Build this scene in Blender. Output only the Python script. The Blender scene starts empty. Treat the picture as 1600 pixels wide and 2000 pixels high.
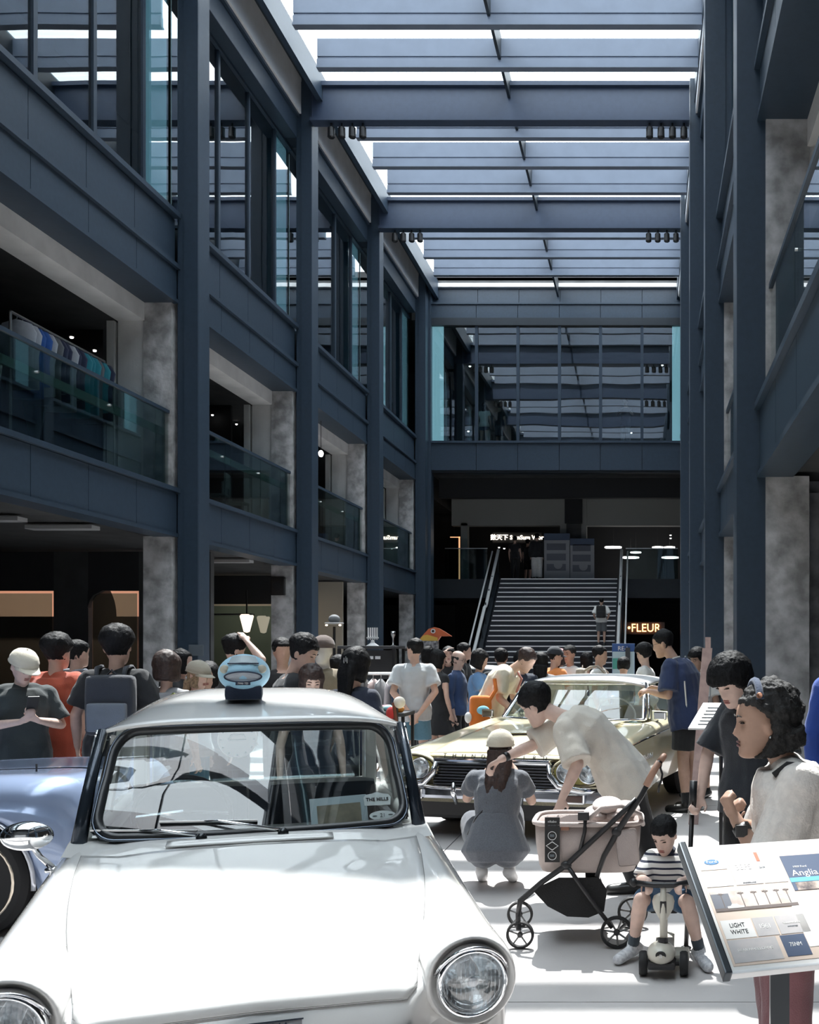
import bpy, bmesh, math, random
from math import sin, cos, pi, radians as R, sqrt, exp
from mathutils import Vector as V, Matrix as M, noise
random.seed(7)
sc = bpy.context.scene
COL = sc.collection
# ---------------------------------------------------------------- camera, sky, sun, exposure
F = 2040.0
cd = bpy.data.cameras.new('camera'); cam = bpy.data.objects.new('camera', cd); COL.objects.link(cam)
cam.location = (0, 0, 1.6); cam.rotation_euler = (pi/2, 0, 0)
cd.sensor_fit = 'HORIZONTAL'; cd.sensor_width = 36; cd.lens = F/1600*36
cd.shift_x = -(1260-800)/1600; cd.shift_y = (1270-1000)/1600
cd.clip_start = .05; cd.clip_end = 200
sc.camera = cam
w = bpy.data.worlds.new('world'); sc.world = w; w.use_nodes = True
bg = w.node_tree.nodes['Background']; bg.inputs[0].default_value = (.88, .95, 1, 1); bg.inputs[1].default_value = 5.4
sd = bpy.data.lights.new('sun', 'SUN'); sun = bpy.data.objects.new('sun', sd); COL.objects.link(sun)
sd.energy = 11.5; sd.angle = R(.6); sd.color = (1, .965, .93)
sun.rotation_euler = V((-.05, .48, .85)).to_track_quat('Z', 'Y').to_euler()
sc.view_settings.view_transform = 'Standard'; sc.view_settings.look = 'None'
sc.view_settings.exposure = 0; sc.view_settings.gamma = 1
try:
    sc.cycles.max_bounces = 8; sc.cycles.transparent_max_bounces = 24; sc.cycles.caustics_reflective = False; sc.cycles.caustics_refractive = False
except Exception: pass

# ---------------------------------------------------------------- helpers
def W(px, py, D): return V(((px-1260)*D/F, D, 1.6-(py-1270)*D/F))
MATS = {}
def mat(name, c=(.5,.5,.5), rough=.6, metal=0, emit=0, noise_s=0, noise_a=.15, bump=0, bump_s=None, coat=0, spec=.5, c2=None, trans=0, alpha=1, sheen=0, sss=0):
    if name in MATS: return MATS[name]
    m = bpy.data.materials.new(name); m.use_nodes = True; nt = m.node_tree; b = nt.nodes['Principled BSDF']
    b.inputs['Base Color'].default_value = (*c, 1); b.inputs['Roughness'].default_value = rough; b.inputs['Metallic'].default_value = metal
    b.inputs['Specular IOR Level'].default_value = spec
    if coat: b.inputs['Coat Weight'].default_value = coat; b.inputs['Coat Roughness'].default_value = .03
    if sheen: b.inputs['Sheen Weight'].default_value = sheen
    if emit: b.inputs['Emission Color'].default_value = (*c, 1); b.inputs['Emission Strength'].default_value = emit
    if noise_s:
        tc = nt.nodes.new('ShaderNodeTexCoord'); n = nt.nodes.new('ShaderNodeTexNoise'); n.inputs['Scale'].default_value = noise_s; n.inputs['Detail'].default_value = 5
        nt.links.new(tc.outputs['Object'], n.inputs['Vector'])
        r = nt.nodes.new('ShaderNodeValToRGB'); e = r.color_ramp.elements
        e[0].position = .35; e[1].position = .65
        d = c2 or tuple(x*(1-noise_a) for x in c); e[0].color = (*d, 1); e[1].color = (*(tuple(min(1, x*(1+noise_a)) for x in c) if not c2 else c), 1)
        nt.links.new(n.outputs['Fac'], r.inputs[0]); nt.links.new(r.outputs[0], b.inputs['Base Color'])
        if emit: nt.links.new(r.outputs[0], b.inputs['Emission Color'])
    if bump:
        tc = nt.nodes.new('ShaderNodeTexCoord'); n = nt.nodes.new('ShaderNodeTexNoise'); n.inputs['Scale'].default_value = bump_s or 40; n.inputs['Detail'].default_value = 4
        nt.links.new(tc.outputs['Object'], n.inputs['Vector'])
        u = nt.nodes.new('ShaderNodeBump'); u.inputs['Strength'].default_value = bump; u.inputs['Distance'].default_value = .02
        nt.links.new(n.outputs['Fac'], u.inputs['Height']); nt.links.new(u.outputs[0], b.inputs['Normal'])
    MATS[name] = m; return m
def glass(name, tint=(1,1,1), refl=.08, ior=1.5, gcol=(1,1,1), wav=0):
    if name in MATS: return MATS[name]
    m = bpy.data.materials.new(name); m.use_nodes = True; nt = m.node_tree; nt.nodes.clear()
    o = nt.nodes.new('ShaderNodeOutputMaterial'); mx = nt.nodes.new('ShaderNodeMixShader'); t = nt.nodes.new('ShaderNodeBsdfTransparent'); g = nt.nodes.new('ShaderNodeBsdfGlossy')
    t.inputs[0].default_value = (*tint, 1); g.inputs['Roughness'].default_value = .01; g.inputs[0].default_value = (*gcol, 1)
    fr = nt.nodes.new('ShaderNodeLayerWeight'); fr.inputs['Blend'].default_value = .5
    pw = nt.nodes.new('ShaderNodeMath'); pw.operation = 'POWER'; pw.inputs[1].default_value = 3.0; nt.links.new(fr.outputs['Facing'], pw.inputs[0])
    mp = nt.nodes.new('ShaderNodeMapRange'); mp.inputs['To Min'].default_value = refl; mp.inputs['To Max'].default_value = .95
    nt.links.new(pw.outputs[0], mp.inputs[0]); nt.links.new(mp.outputs[0], mx.inputs[0])
    nt.links.new(t.outputs[0], mx.inputs[1]); nt.links.new(g.outputs[0], mx.inputs[2]); nt.links.new(mx.outputs[0], o.inputs[0])
    if wav:
        tc = nt.nodes.new('ShaderNodeTexCoord'); n = nt.nodes.new('ShaderNodeTexNoise'); n.inputs['Scale'].default_value = .9; n.inputs['Detail'].default_value = 0
        u = nt.nodes.new('ShaderNodeBump'); u.inputs['Strength'].default_value = wav; u.inputs['Distance'].default_value = .02
        nt.links.new(tc.outputs['Object'], n.inputs['Vector']); nt.links.new(n.outputs['Fac'], u.inputs['Height']); nt.links.new(u.outputs[0], g.inputs['Normal'])
    MATS[name] = m; return m
class MB:
    def __init__(s): s.v = []; s.f = []
    def add(s, vs, fs):
        o = len(s.v); s.v += [V(a) for a in vs]; s.f += [tuple(o+i for i in f) for f in fs]; return s
    def box(s, a, b, mtx=None):
        (x0,y0,z0),(x1,y1,z1) = a, b
        vs = [V(p) for p in ((x0,y0,z0),(x1,y0,z0),(x1,y1,z0),(x0,y1,z0),(x0,y0,z1),(x1,y0,z1),(x1,y1,z1),(x0,y1,z1))]
        if mtx: vs = [mtx @ p for p in vs]
        return s.add(vs, [(0,3,2,1),(4,5,6,7),(0,1,5,4),(1,2,6,5),(2,3,7,6),(3,0,4,7)])
    def bbox(s, a, b, r=.01, mtx=None):     # bevelled box
        bm = bmesh.new(); bmesh.ops.create_cube(bm, size=1)
        for q in bm.verts: q.co = V([(a[i]+b[i])/2 + q.co[i]*(b[i]-a[i]) for i in range(3)])
        bmesh.ops.bevel(bm, geom=bm.edges[:], offset=r, segments=2, affect='EDGES', profile=.7)
        vs = [(mtx @ q.co) if mtx else q.co.copy() for q in bm.verts]; bm.verts.index_update()
        s.add(vs, [tuple(x.index for x in f.verts) for f in bm.faces]); bm.free(); return s
    def ring(s, c, u, w_, ru, rw, n):
        return [c + u*(ru*cos(2*pi*i/n)) + w_*(rw*sin(2*pi*i/n)) for i in range(n)]
    def rings(s, rs, caps=True, close=False):
        n = len(rs[0]); vs = [p for r in rs for p in r]; fs = []
        m = len(rs)
        for j in range(m-1+(1 if close else 0)):
            a, b = j*n, ((j+1) % m)*n
            for i in range(n): fs.append((a+i, a+(i+1) % n, b+(i+1) % n, b+i))
        if caps and not close: fs.append(tuple(range(n))[::-1]); fs.append(tuple((m-1)*n+i for i in range(n)))
        return s.add(vs, fs)
    def tube(s, pts, r, n=8, caps=True, close=False):
        pts = [V(p) for p in pts]; m = len(pts); rr = r if isinstance(r, (list, tuple)) else [r]*m; rs = []
        up = None
        for i, p in enumerate(pts):
            t = (pts[(i+1) % m]-pts[i-1]) if close else (pts[min(i+1, m-1)]-pts[max(i-1, 0)])
            t = t.normalized() if t.length > 1e-9 else V((0,0,1))
            if up is None:
                up = V((0,0,1)) if abs(t.z) < .9 else V((0,1,0))
            u = up.cross(t)
            if u.length < 1e-4: u = V((1,0,0)).cross(t)
            u.normalize(); w_ = t.cross(u); up = w_
            rs.append(s.ring(p, u, w_, rr[i], rr[i], n))
        return s.rings(rs, caps, close)
    def cyl(s, a, b, r, r2=None, n=12): return s.tube([a, b], [r, r if r2 is None else r2], n)
    def cap(s, a, b, ra, rb=None, n=10, sx=1, ax=None, flat=False):  # capsule, optional elliptical (sx along ax)
        a, b = V(a), V(b); rb = ra if rb is None else rb; t = b-a
        L = t.length; t = t/L if L > 1e-6 else V((0,0,1))
        ax = V(ax) if ax is not None else (V((1,0,0)) if abs(t.x) < .8 else V((0,1,0)))
        u = (ax - t*ax.dot(t)).normalized(); w_ = t.cross(u); rs = []
        if flat: st = [(0, ra, 0), (1, rb, 0)]
        else:
            st = [(0, ra*cos(q), -ra*sin(q)) for q in (1.45, 1.0, .5, 0)] + [(1, rb*cos(q), rb*sin(q)) for q in (0, .5, 1.0, 1.45)]
        for k, r_, o in st: rs.append(s.ring(a + t*(L*k+o), u, w_, r_*sx, r_, n))
        return s.rings(rs)
    def ell(s, c, rx, ry, rz, n=16, m=10, mtx=None):
        c = V(c); vs = []; 
        for j in range(m+1):
            q = -pi/2 + pi*j/m
            q = max(-1.5, min(1.5, q))
            for i in range(n):
                a = 2*pi*i/n; p = V((rx*cos(q)*cos(a), ry*cos(q)*sin(a), rz*sin(q)))
                vs.append(c + (mtx @ p if mtx else p))
        fs = [(j*n+i, j*n+(i+1) % n, (j+1)*n+(i+1) % n, (j+1)*n+i) for j in range(m) for i in range(n)]
        fs += [tuple(range(n))[::-1], tuple(m*n+i for i in range(n))]
        return s.add(vs, fs)
    def lathe(s, prof, c=(0,0,0), axis='z', n=24, mtx=None):
        rs = []; c = V(c)
        for r_, h in prof:
            ring = []
            for i in range(n):
                a = 2*pi*i/n
                p = V((r_*cos(a), r_*sin(a), h))
                if axis == 'y': p = V((p.x, p.z, p.y))
                if axis == 'x': p = V((p.z, p.x, p.y))
                if mtx: p = mtx @ p
                ring.append(c+p)
            rs.append(ring)
        return s.rings(rs)
    def grid(s, fn, nu, nv):
        vs = [fn(i/nu, j/nv) for j in range(nv+1) for i in range(nu+1)]
        return s.add(vs, [(j*(nu+1)+i, j*(nu+1)+i+1, (j+1)*(nu+1)+i+1, (j+1)*(nu+1)+i) for j in range(nv) for i in range(nu)])
    def prism(s, pts, h, mtx=None):   # polygon in xy extruded to z=h
        n = len(pts); vs = [V((x, y, 0)) for x, y in pts] + [V((x, y, h)) for x, y in pts]
        if mtx: vs = [mtx @ p for p in vs]
        return s.add(vs, [tuple(range(n))[::-1], tuple(range(n, 2*n))] + [(i, (i+1) % n, n+(i+1) % n, n+i) for i in range(n)])
    def mir(s):
        o = len(s.v); s.v += [V((-p.x, p.y, p.z)) for p in s.v]; s.f += [tuple(o+i for i in f)[::-1] for f in s.f]; return s
    def xf(s, mtx): s.v = [mtx @ p for p in s.v]; return s
    def build(s, name, m, parent=None, smooth=False, thick=0, sub=0, angle=None, remesh=0, smit=0, disp=0, dsc=8, bev=0, dz=.55):
        me = bpy.data.meshes.new(name); me.from_pydata([tuple(p) for p in s.v], [], s.f); me.validate()
        if m is not None: me.materials.append(m)
        o = bpy.data.objects.new(name, me); COL.objects.link(o)
        mods = False
        bm = bmesh.new(); bm.from_mesh(me); bmesh.ops.recalc_face_normals(bm, faces=bm.faces[:]) if not thick else None; bm.to_mesh(me); bm.free()
        if thick: md = o.modifiers.new('s', 'SOLIDIFY'); md.thickness = thick; md.offset = 0; mods = True
        if bev: md = o.modifiers.new('b', 'BEVEL'); md.width = bev; md.segments = 2; md.limit_method = 'ANGLE'; mods = True
        if remesh: md = o.modifiers.new('r', 'REMESH'); md.mode = 'VOXEL'; md.voxel_size = remesh; mods = True
        if smit: md = o.modifiers.new('m', 'SMOOTH'); md.iterations = smit; md.factor = .5; mods = True
        if sub: md = o.modifiers.new('u', 'SUBSURF'); md.levels = sub; md.render_levels = sub; mods = True
        if mods:
            dg = bpy.context.evaluated_depsgraph_get(); me2 = bpy.data.meshes.new_from_object(o.evaluated_get(dg)); o.modifiers.clear(); o.data = me2; bpy.data.meshes.remove(me); me = me2
            me.name = name
            if m is not None and not me.materials: me.materials.append(m)
        if disp:
            me.calc_loop_triangles()
            ns = [v.normal.copy() for v in me.vertices]
            for v, nn in zip(me.vertices, ns):
                p = v.co; v.co = p + nn*(disp*(noise.noise(V((p.x*dsc*1.2, p.y*dsc, p.z*dsc*dz)))+.5*noise.noise(V((p.x*dsc*2.3, p.y*dsc*2.3, p.z*dsc*2.3*min(1, dz*1.8))))))
        if smooth or remesh or sub: me.polygons.foreach_set('use_smooth', [True]*len(me.polygons)); me.update()
        if angle:
            me.polygons.foreach_set('use_smooth', [True]*len(me.polygons)); me.set_sharp_from_angle(angle=R(angle))
        if parent: o.parent = parent
        return o
def empty(name, loc=(0,0,0), rz=0, label=None, cat=None, group=None, kind=None):
    o = bpy.data.objects.new(name, None); COL.objects.link(o); o.location = loc; o.rotation_euler = (0,0,rz)
    o.empty_display_size = .1
    return tag(o, label, cat, group, kind)
def tag(o, label=None, cat=None, group=None, kind=None):
    if label: o['label'] = label
    if cat: o['category'] = cat
    if group: o['group'] = group
    if kind: o['kind'] = kind
    return o
def cp(o, parent=None, loc=None, rz=None, label=None):
    c = o.copy(); COL.objects.link(c); c.parent = parent
    if loc is not None: c.location = loc
    if rz is not None: c.rotation_euler = (0,0,rz)
    if label: c['label'] = label
    return c
def copy_tree(o, parent=None):
    c = o.copy(); COL.objects.link(c); c.parent = parent
    for ch in list(o.children): copy_tree(ch, c)
    return c
def share(o, parent, loc): c = bpy.data.objects.new(o.name.split('.')[0], o.data); COL.objects.link(c); c.parent = parent; c.location = loc; return c
FONT = None
def text(body, size, m, mtx, parent, name='lettering', ext=.002, align='CENTER', bold=0):
    cu = bpy.data.curves.new(name, 'FONT'); cu.body = body; cu.size = size; cu.extrude = ext; cu.align_x = align; cu.align_y = 'CENTER'; cu.offset = bold; cu.resolution_u = 3
    o = bpy.data.objects.new(name, cu); COL.objects.link(o)
    dg = bpy.context.evaluated_depsgraph_get(); me = bpy.data.meshes.new_from_object(o.evaluated_get(dg)); bpy.data.objects.remove(o)
    me.materials.clear(); me.materials.append(m); me.transform(mtx); o = bpy.data.objects.new(name, me); COL.objects.link(o)
    if parent: o.parent = parent
    return o
FACE = M.Rotation(pi/2, 4, 'X')      # text plane xy -> xz facing -y

# ---------------------------------------------------------------- materials
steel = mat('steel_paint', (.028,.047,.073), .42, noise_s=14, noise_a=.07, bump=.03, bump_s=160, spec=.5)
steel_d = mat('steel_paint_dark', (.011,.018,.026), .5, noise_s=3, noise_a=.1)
purl = mat('purlin_paint', (.165,.20,.265), .5, noise_s=3, noise_a=.05)
conc = mat('weathered_concrete', (.56,.56,.57), .9, noise_s=4.5, c2=(.27,.27,.27), bump=.5, bump_s=9)
plast = mat('pale_plaster', (.68,.68,.68), .85, noise_s=2, noise_a=.1, bump=.15)
white = mat('white_render', (.72,.74,.76), .8, noise_s=3, noise_a=.05)
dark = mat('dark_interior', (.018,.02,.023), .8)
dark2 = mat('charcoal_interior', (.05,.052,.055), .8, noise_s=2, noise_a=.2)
beige = mat('beige_interior', (.30,.27,.22), .8)
chrome = mat('chrome', (.82,.83,.85), .07, 1)
steelp = mat('brushed_steel', (.6,.6,.6), .3, 1)
black = mat('black_plastic', (.012,.012,.013), .4)
rubber = mat('rubber', (.015,.017,.02), .35, spec=.6)
whitep = mat('white_plastic', (.8,.8,.8), .4)
gl_up = glass('facade_glass', (.45,.56,.60), .11, wav=.10)
gl_bal = glass('balustrade_glass', (.55,.66,.66), .10)
gl_sky = glass('skylight_glass', (.97,.99,1), .02)
gl_car = glass('car_glass', (.80,.86,.86), .10)
def lamp_m(name, c, s): return mat(name, c, .5, emit=s)
warm = lamp_m('warm_lamp', (1,.72,.45), 12)
coolw = lamp_m('white_lamp', (1,.95,.9), 14)
floor_m = mat('polished_concrete', (.56,.535,.525), .55, noise_s=1.6, noise_a=.06, bump=.06, bump_s=60, spec=.25)
# ---------------------------------------------------------------- building shell
XL, XR, DB = -7.62, 1.225, 35.2
def S(name): return empty(name, kind='structure')
bx = lambda a, b: MB().box(a, b)
fl = S('floor')
DY = [-12, -2, 4.75, 10.75, 16.75, 22.75, 28.75, 34.75, 44]      # saw-cut floor bays
XS = [-14, -6.2, -1.6, 2.9, 7.5]
for i in range(len(DY)-1):
    for j in range(len(XS)-1):
        bx((XS[j]+.004, DY[i]+.004, -.1), (XS[j+1]-.004, DY[i+1]-.004, 0)).build('floor_slab', floor_m, fl)
bx((-14,-12,-.3),(7.5,44,-.101)).build('screed', dark2, fl)
COLD = [5.3, 11.15, 17.0, 22.8, 28.6, 34.6]
ALLD = [-6.4, -.55] + COLD
wl = S('wall_left')
# steel columns
def column(par, x0, x1, d, far=.45):
    m = MB().box((x0, d, 0), (x1, d+far, 14.1))
    m.build('steel_column', steel, par, bev=.02)
    m = MB().box((x0+(.12 if x1 < 0 else 0), d-.02, 0), (x1-(0 if x1 < 0 else .12), d, 14.0)); m.build('flange_plate', steel, par)
cL = MB()
for d in ALLD: column(wl, XL, -7.27, d)
def bay(par, side, d0, d1, first=False):
    s = -1 if side == 'L' else 1; X = XL if s < 0 else XR
    def bxx(x0, x1, y0, y1, z0, z1):      # x offsets measured outwards from the facade plane
        a, b = X+s*x0, X+s*x1
        return MB().box((min(a,b), y0, z0), (max(a,b), y1, z1))
    n = 4; L = (d1-d0)/n
    for k in range(n):                      # cladding panels with open joints
        y0, y1 = d0+k*L+.006, d0+(k+1)*L-.006
        bxx(.03,.12,y0,y1,7.85,8.60).build('cladding_panel', steel, par)
        bxx(.0,.12,y0,y1,7.30,7.80).build('cladding_panel', steel, par)
        bxx(.0,.12,y0,y1,3.50,4.15).build('cladding_panel', steel, par)
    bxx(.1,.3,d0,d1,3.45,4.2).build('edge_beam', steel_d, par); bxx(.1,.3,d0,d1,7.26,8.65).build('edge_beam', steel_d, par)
    bxx(-.07,.35,d0,d1,8.62,8.70).build('ledge', steel, par); bxx(-.06,.1,d0,d1,7.79,7.86).build('ledge', steel, par)
    bxx(-.06,.35,d0,d1,4.16,4.23).build('ledge', steel, par)
    bxx(-.03,.5,d0,d1,7.24,7.30).build('soffit_plate', steel, par); bxx(-.03,.35,d0,d1,3.44,3.50).build('soffit_plate', steel, par)
    bxx(-.02,.4,d0,d1,12.78,13.28).build('header_beam', steel, par, bev=.01); bxx(-.08,.1,d0,d1,13.24,13.30).build('ledge', steel, par)
    bxx(-.12,.3,d0,d1,13.31,14.08).build('plaster_band', white, par)
    # concrete frame of the first floor
    bxx(.5,.95,d0,d1,6.95,7.30).build('concrete_beam', plast, par)
    for z0, z1 in ((4.2,7.3),(0,3.45)):
        bxx(.06,.52,d1-.06,d1+.4,z0,z1).build('concrete_pier', conc, par)
    bxx(.52,.95,d1-.02,d1+.2,4.2,7.0).build('plaster_jamb', plast, par); bxx(1.0,1.12,d1-.05,d1+.2,4.2,6.95).build('plaster_jamb', plast, par)
strip_glow = mat('added_glow_panel', (.42,.66,.74), .6, emit=1.1)  # pale strips behind the glass, emission added so they read bright
def windows(side, d0, d1, n, ms):
    s = -1 if side == 'L' else 1; X = XL if s < 0 else XR
    w_ = S(f'window_{n}'); xg = X + s*.32
    a, b = sorted((X+s*.24, X+s*.36))
    d0 -= .0; d1 += .42
    ys = [d0] + ms + [d1]
    for y in ms: MB().box((xg-.035, y-.045, 8.7), (xg+.045, y+.045, 12.8)).build('mullion', steel, w_)
    MB().box((a, d0, 8.7), (b, d1, 8.78)).build('sill', steel, w_); MB().box((a, d0, 12.72), (b, d1, 12.8)).build('head', steel, w_)
    for y0, y1 in zip(ys, ys[1:]): MB().box((xg-.008, y0+.05, 8.78), (xg+.008, y1-.045, 12.72)).build('pane', gl_up, w_)
    a, b = sorted((X+s*.36, X+s*.45)); MB().box((a, d1-.62, 8.6), (b, d1, 12.8)).build('glow_panel', strip_glow, w_)
for i in range(len(ALLD)-1):
    d0, d1 = ALLD[i]+.45, ALLD[i+1]
    bay(wl, 'L', d0, d1)
    windows('L', d0, d1, i+1, [d0+1.45+1.47*k-.45 if False else ALLD[i]+2.38-1.47+1.47*k for k in range(1,4)])
# ------ right wall
wr = S('wall_right')
for d in ALLD[:-1]: column(wr, .98, 1.43, d)
for i in range(len(ALLD)-1):
    d0, d1 = ALLD[i]+.45, ALLD[i+1]
    bay(wr, 'R', d0, d1)
    windows('R', d0, d1, i+11, [ALLD[i]+.91+1.47*k for k in range(1,4)])
# ------ balustrades
def balus(side, d0, d1, lab):
    s = -1 if side == 'L' else 1; X = (XL if s < 0 else XR)+s*.12
    e = empty('balustrade', (X, (d0+d1)/2, 4.22), 0, lab, 'balustrade')
    h = (d1-d0)/2; n = 3; L = 2*h/n
    for k in range(n): MB().box((-.008, -h+k*L+.01, 0), (.008, -h+(k+1)*L-.01, 1.22)).build('glass_panel', gl_bal, e)
    MB().box((-.03, -h, 1.22), (.03, h, 1.27)).build('top_rail', steel, e)
    MB().box((-s*.0-.02+s*.08, -h, .86), (.02+s*.08, h, .98)).build('mid_rail', mat('rail_green', (.34,.42,.39), .5), e)
    f_ = MB()
    for k in range(1, n): MB().cyl((-.02, -h+k*L-.12, .92), (.03, -h+k*L-.12, .92), .016, n=8).build('glass_fixing', steelp, e)
nm = ['first','second','third','fourth','fifth']
for i, (a, b) in enumerate(zip(COLD, COLD[1:])):
    balus('L', a+.45, b, ['glass balustrade by the clothes rail, topmost left of the blue car','glass balustrade in front of the café chairs on the left gallery','glass balustrade in front of the hanging bulb on the left gallery','small glass balustrade in front of round tables, third past the clothes rail','farthest glass balustrade of the left gallery beside the staircase'][i])
for i, (a, b) in enumerate(zip(COLD[:3], COLD[1:])):
    balus('R', a+.45, b, ['glass balustrade of the right gallery overhead, nearest to the viewer','glass balustrade of the right gallery between second and third steel column','glass balustrade of the right gallery past the third steel column'][i])
# ------ rooms behind the facades
sl = S('wall_outer')
def sb(a, b, m=dark2, n='slab', par=None): return MB().box(a, b).build(n, m, par or sl)
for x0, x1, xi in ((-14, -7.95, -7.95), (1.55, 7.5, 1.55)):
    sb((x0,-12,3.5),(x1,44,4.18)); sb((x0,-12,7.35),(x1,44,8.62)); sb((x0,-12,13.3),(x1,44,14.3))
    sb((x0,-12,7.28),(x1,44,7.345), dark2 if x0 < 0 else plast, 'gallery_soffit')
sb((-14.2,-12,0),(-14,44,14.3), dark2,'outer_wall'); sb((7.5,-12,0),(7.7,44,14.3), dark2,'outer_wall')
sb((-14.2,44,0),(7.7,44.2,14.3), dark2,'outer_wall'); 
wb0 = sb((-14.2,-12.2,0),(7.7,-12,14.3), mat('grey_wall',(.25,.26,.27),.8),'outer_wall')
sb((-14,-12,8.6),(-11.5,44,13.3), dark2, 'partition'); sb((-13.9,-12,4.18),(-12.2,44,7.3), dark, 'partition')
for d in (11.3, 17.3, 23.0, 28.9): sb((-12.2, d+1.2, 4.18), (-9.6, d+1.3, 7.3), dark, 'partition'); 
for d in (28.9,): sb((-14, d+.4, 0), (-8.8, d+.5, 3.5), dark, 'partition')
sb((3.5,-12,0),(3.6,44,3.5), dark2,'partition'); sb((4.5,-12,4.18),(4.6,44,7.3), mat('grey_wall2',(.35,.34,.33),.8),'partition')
sb((1.75, 11.75, 0), (3.5, 11.85, 3.5), conc, 'concrete_wall'); 
sb((1.46, 11.66, 4.2), (2.6, 11.9, 7.28), conc, 'concrete_wall'); sb((1.44, 11.62, 0), (2.6, 12.0, 3.35), conc, 'concrete_wall')
# ------ back facade
wb = S('wall_back')
mx = [-7.28, -5.69, -4.29, -2.89, -1.50, -.10, 1.3]
for a, b in zip(mx, mx[1:]):
    bx((a+.008, DB, 7.67),(b-.008, DB+.1, 8.58)).build('cladding_panel', steel, wb)
    bx((a+.008, DB, 12.80),(b-.008, DB+.1, 13.27)).build('cladding_panel', steel, wb)
    bx((a+.008, DB+.35, 13.3),(b-.008, DB+.45, 13.92)).build('cladding_panel', steel, wb)
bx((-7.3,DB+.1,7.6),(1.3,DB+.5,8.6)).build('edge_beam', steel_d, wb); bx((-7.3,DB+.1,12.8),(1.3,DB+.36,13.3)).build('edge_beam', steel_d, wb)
bx((-7.3,DB-.07,8.58),(1.3,DB+.4,8.65)).build('ledge', steel, wb); bx((-7.3,DB-.06,13.25),(1.3,DB+.4,13.31)).build('ledge', steel, wb)
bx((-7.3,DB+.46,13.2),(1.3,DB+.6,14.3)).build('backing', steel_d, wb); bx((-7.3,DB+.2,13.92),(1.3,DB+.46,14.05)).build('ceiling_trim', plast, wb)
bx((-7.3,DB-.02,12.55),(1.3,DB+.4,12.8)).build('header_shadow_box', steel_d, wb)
wk = S('window_21')
for x in mx[1:-1]: bx((x-.05, DB+.05, 8.65),(x+.05, DB+.2, 12.6)).build('mullion', steel, wk)
for a, b in zip(mx, mx[1:]): bx((a+.05, DB+.12, 8.65),(b-.05, DB+.135, 12.6)).build('pane', glass('back_glass', (.6,.7,.72), .13, wav=.15), wk)
bx((-7.2,DB+.15,8.66),(-6.82,DB+.2,12.55)).build('glow_panel', strip_glow, wk); bx((.92,DB+.15,8.66),(1.28,DB+.2,12.55)).build('glow_panel', strip_glow, wk)  # end strips brightened by the added glow
sb((-7.4,DB+.5,7.7),(1.4,44,8.6), dark2,'slab'); sb((-7.95,DB+.4,12.85),(1.6,44,14.3), dark2,'slab')
sb((-7.4,41,8.6),(1.4,41.1,12.85), mat('dim_wall',(.16,.15,.14),.8),'partition')
# first-floor landing behind the stairs
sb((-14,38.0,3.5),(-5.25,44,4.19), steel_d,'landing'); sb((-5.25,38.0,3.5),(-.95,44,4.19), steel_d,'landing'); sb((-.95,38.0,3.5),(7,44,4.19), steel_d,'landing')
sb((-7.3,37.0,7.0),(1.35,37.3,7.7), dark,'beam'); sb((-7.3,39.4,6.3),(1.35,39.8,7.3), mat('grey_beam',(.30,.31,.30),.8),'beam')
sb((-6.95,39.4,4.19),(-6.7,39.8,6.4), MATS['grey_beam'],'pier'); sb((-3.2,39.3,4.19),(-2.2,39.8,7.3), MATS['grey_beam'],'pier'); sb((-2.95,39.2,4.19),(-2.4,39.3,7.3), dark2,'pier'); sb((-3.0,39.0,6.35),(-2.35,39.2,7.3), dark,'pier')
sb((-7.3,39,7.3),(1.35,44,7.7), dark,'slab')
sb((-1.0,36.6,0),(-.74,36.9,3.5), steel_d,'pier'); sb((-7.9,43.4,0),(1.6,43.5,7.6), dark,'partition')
# corner columns of back facade
bx((-7.62,DB-.1,0),(-7.2,DB+.4,14.1)).build('steel_column', steel, wb); bx((1.22,DB-.1,0),(1.6,DB+.4,14.1)).build('steel_column', steel, wb)
# ------ roof / skylight
ce = S('ceiling')
for d in ALLD[1:-1]:
    m = MB().box((-7.27, d-.15, 13.86),(.97, d+.15, 13.95)).box((-7.27, d-.15, 13.1),(.97, d+.15, 13.17)).box((-7.27, d-.05, 13.17),(.97, d-.01, 13.86)).box((-7.27,d-.06,13.17),(-7.24,d+.15,13.86))
    m.build('main_beam', mat('beam_paint', (.038,.057,.10), .45, noise_s=10, noise_a=.06), ce)
def purlin(y):
    m = MB().box((-6.68, y-.03, 13.70),(1.08, y+.03, 14.06)).box((-6.68, y-.01, 13.64),(1.08, y+.03, 13.70)).box((-6.68, y-.05, 13.47),(1.08, y+.05, 13.64)).box((-6.68, y-.09, 13.44),(1.08, y+.09, 13.47))
    m.build('purlin', purl, ce)
for a, b in zip(ALLD, ALLD[1:]):
    for k in range(1, 4): purlin(a+(b-a)*k/4-.05)
for xx, xw in ((-7.14,.12), (1.08,.2)):
    bx((xx, -6, 13.55),(xx+xw, DB+.4, 14.10)).build('curb_beam', steel, ce)
bx((-7.8,-12,14.08),(-7.05,DB+.5,14.2)).build('roof_strip', steel_d, ce); bx((1.2,-12,13.95),(1.8,DB+.5,14.2)).build('roof_strip', steel_d, ce)
bx((-2.99, -6, 13.62),(-2.93, DB+.4, 14.12)).build('ridge_bar', steel_d, ce)
for a, b in zip(ALLD, ALLD[1:]):
    for k in range(4):
        y0 = a+(b-a)*k/4; y1 = a+(b-a)*(k+1)/4
        for x0, x1 in ((-7.04,-2.96),(-2.96,1.12)): bx((x0+.01, y0+.01, 14.14),(x1-.01, y1-.01, 14.152)).build('pane', gl_sky, ce)
bx((-14,-12.2,14.2),(8,-6.2,14.5)).build('roof_slab', dark2, ce); bx((-14,DB+.4,14.2),(8,44,14.5)).build('roof_slab', dark2, ce)
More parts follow.
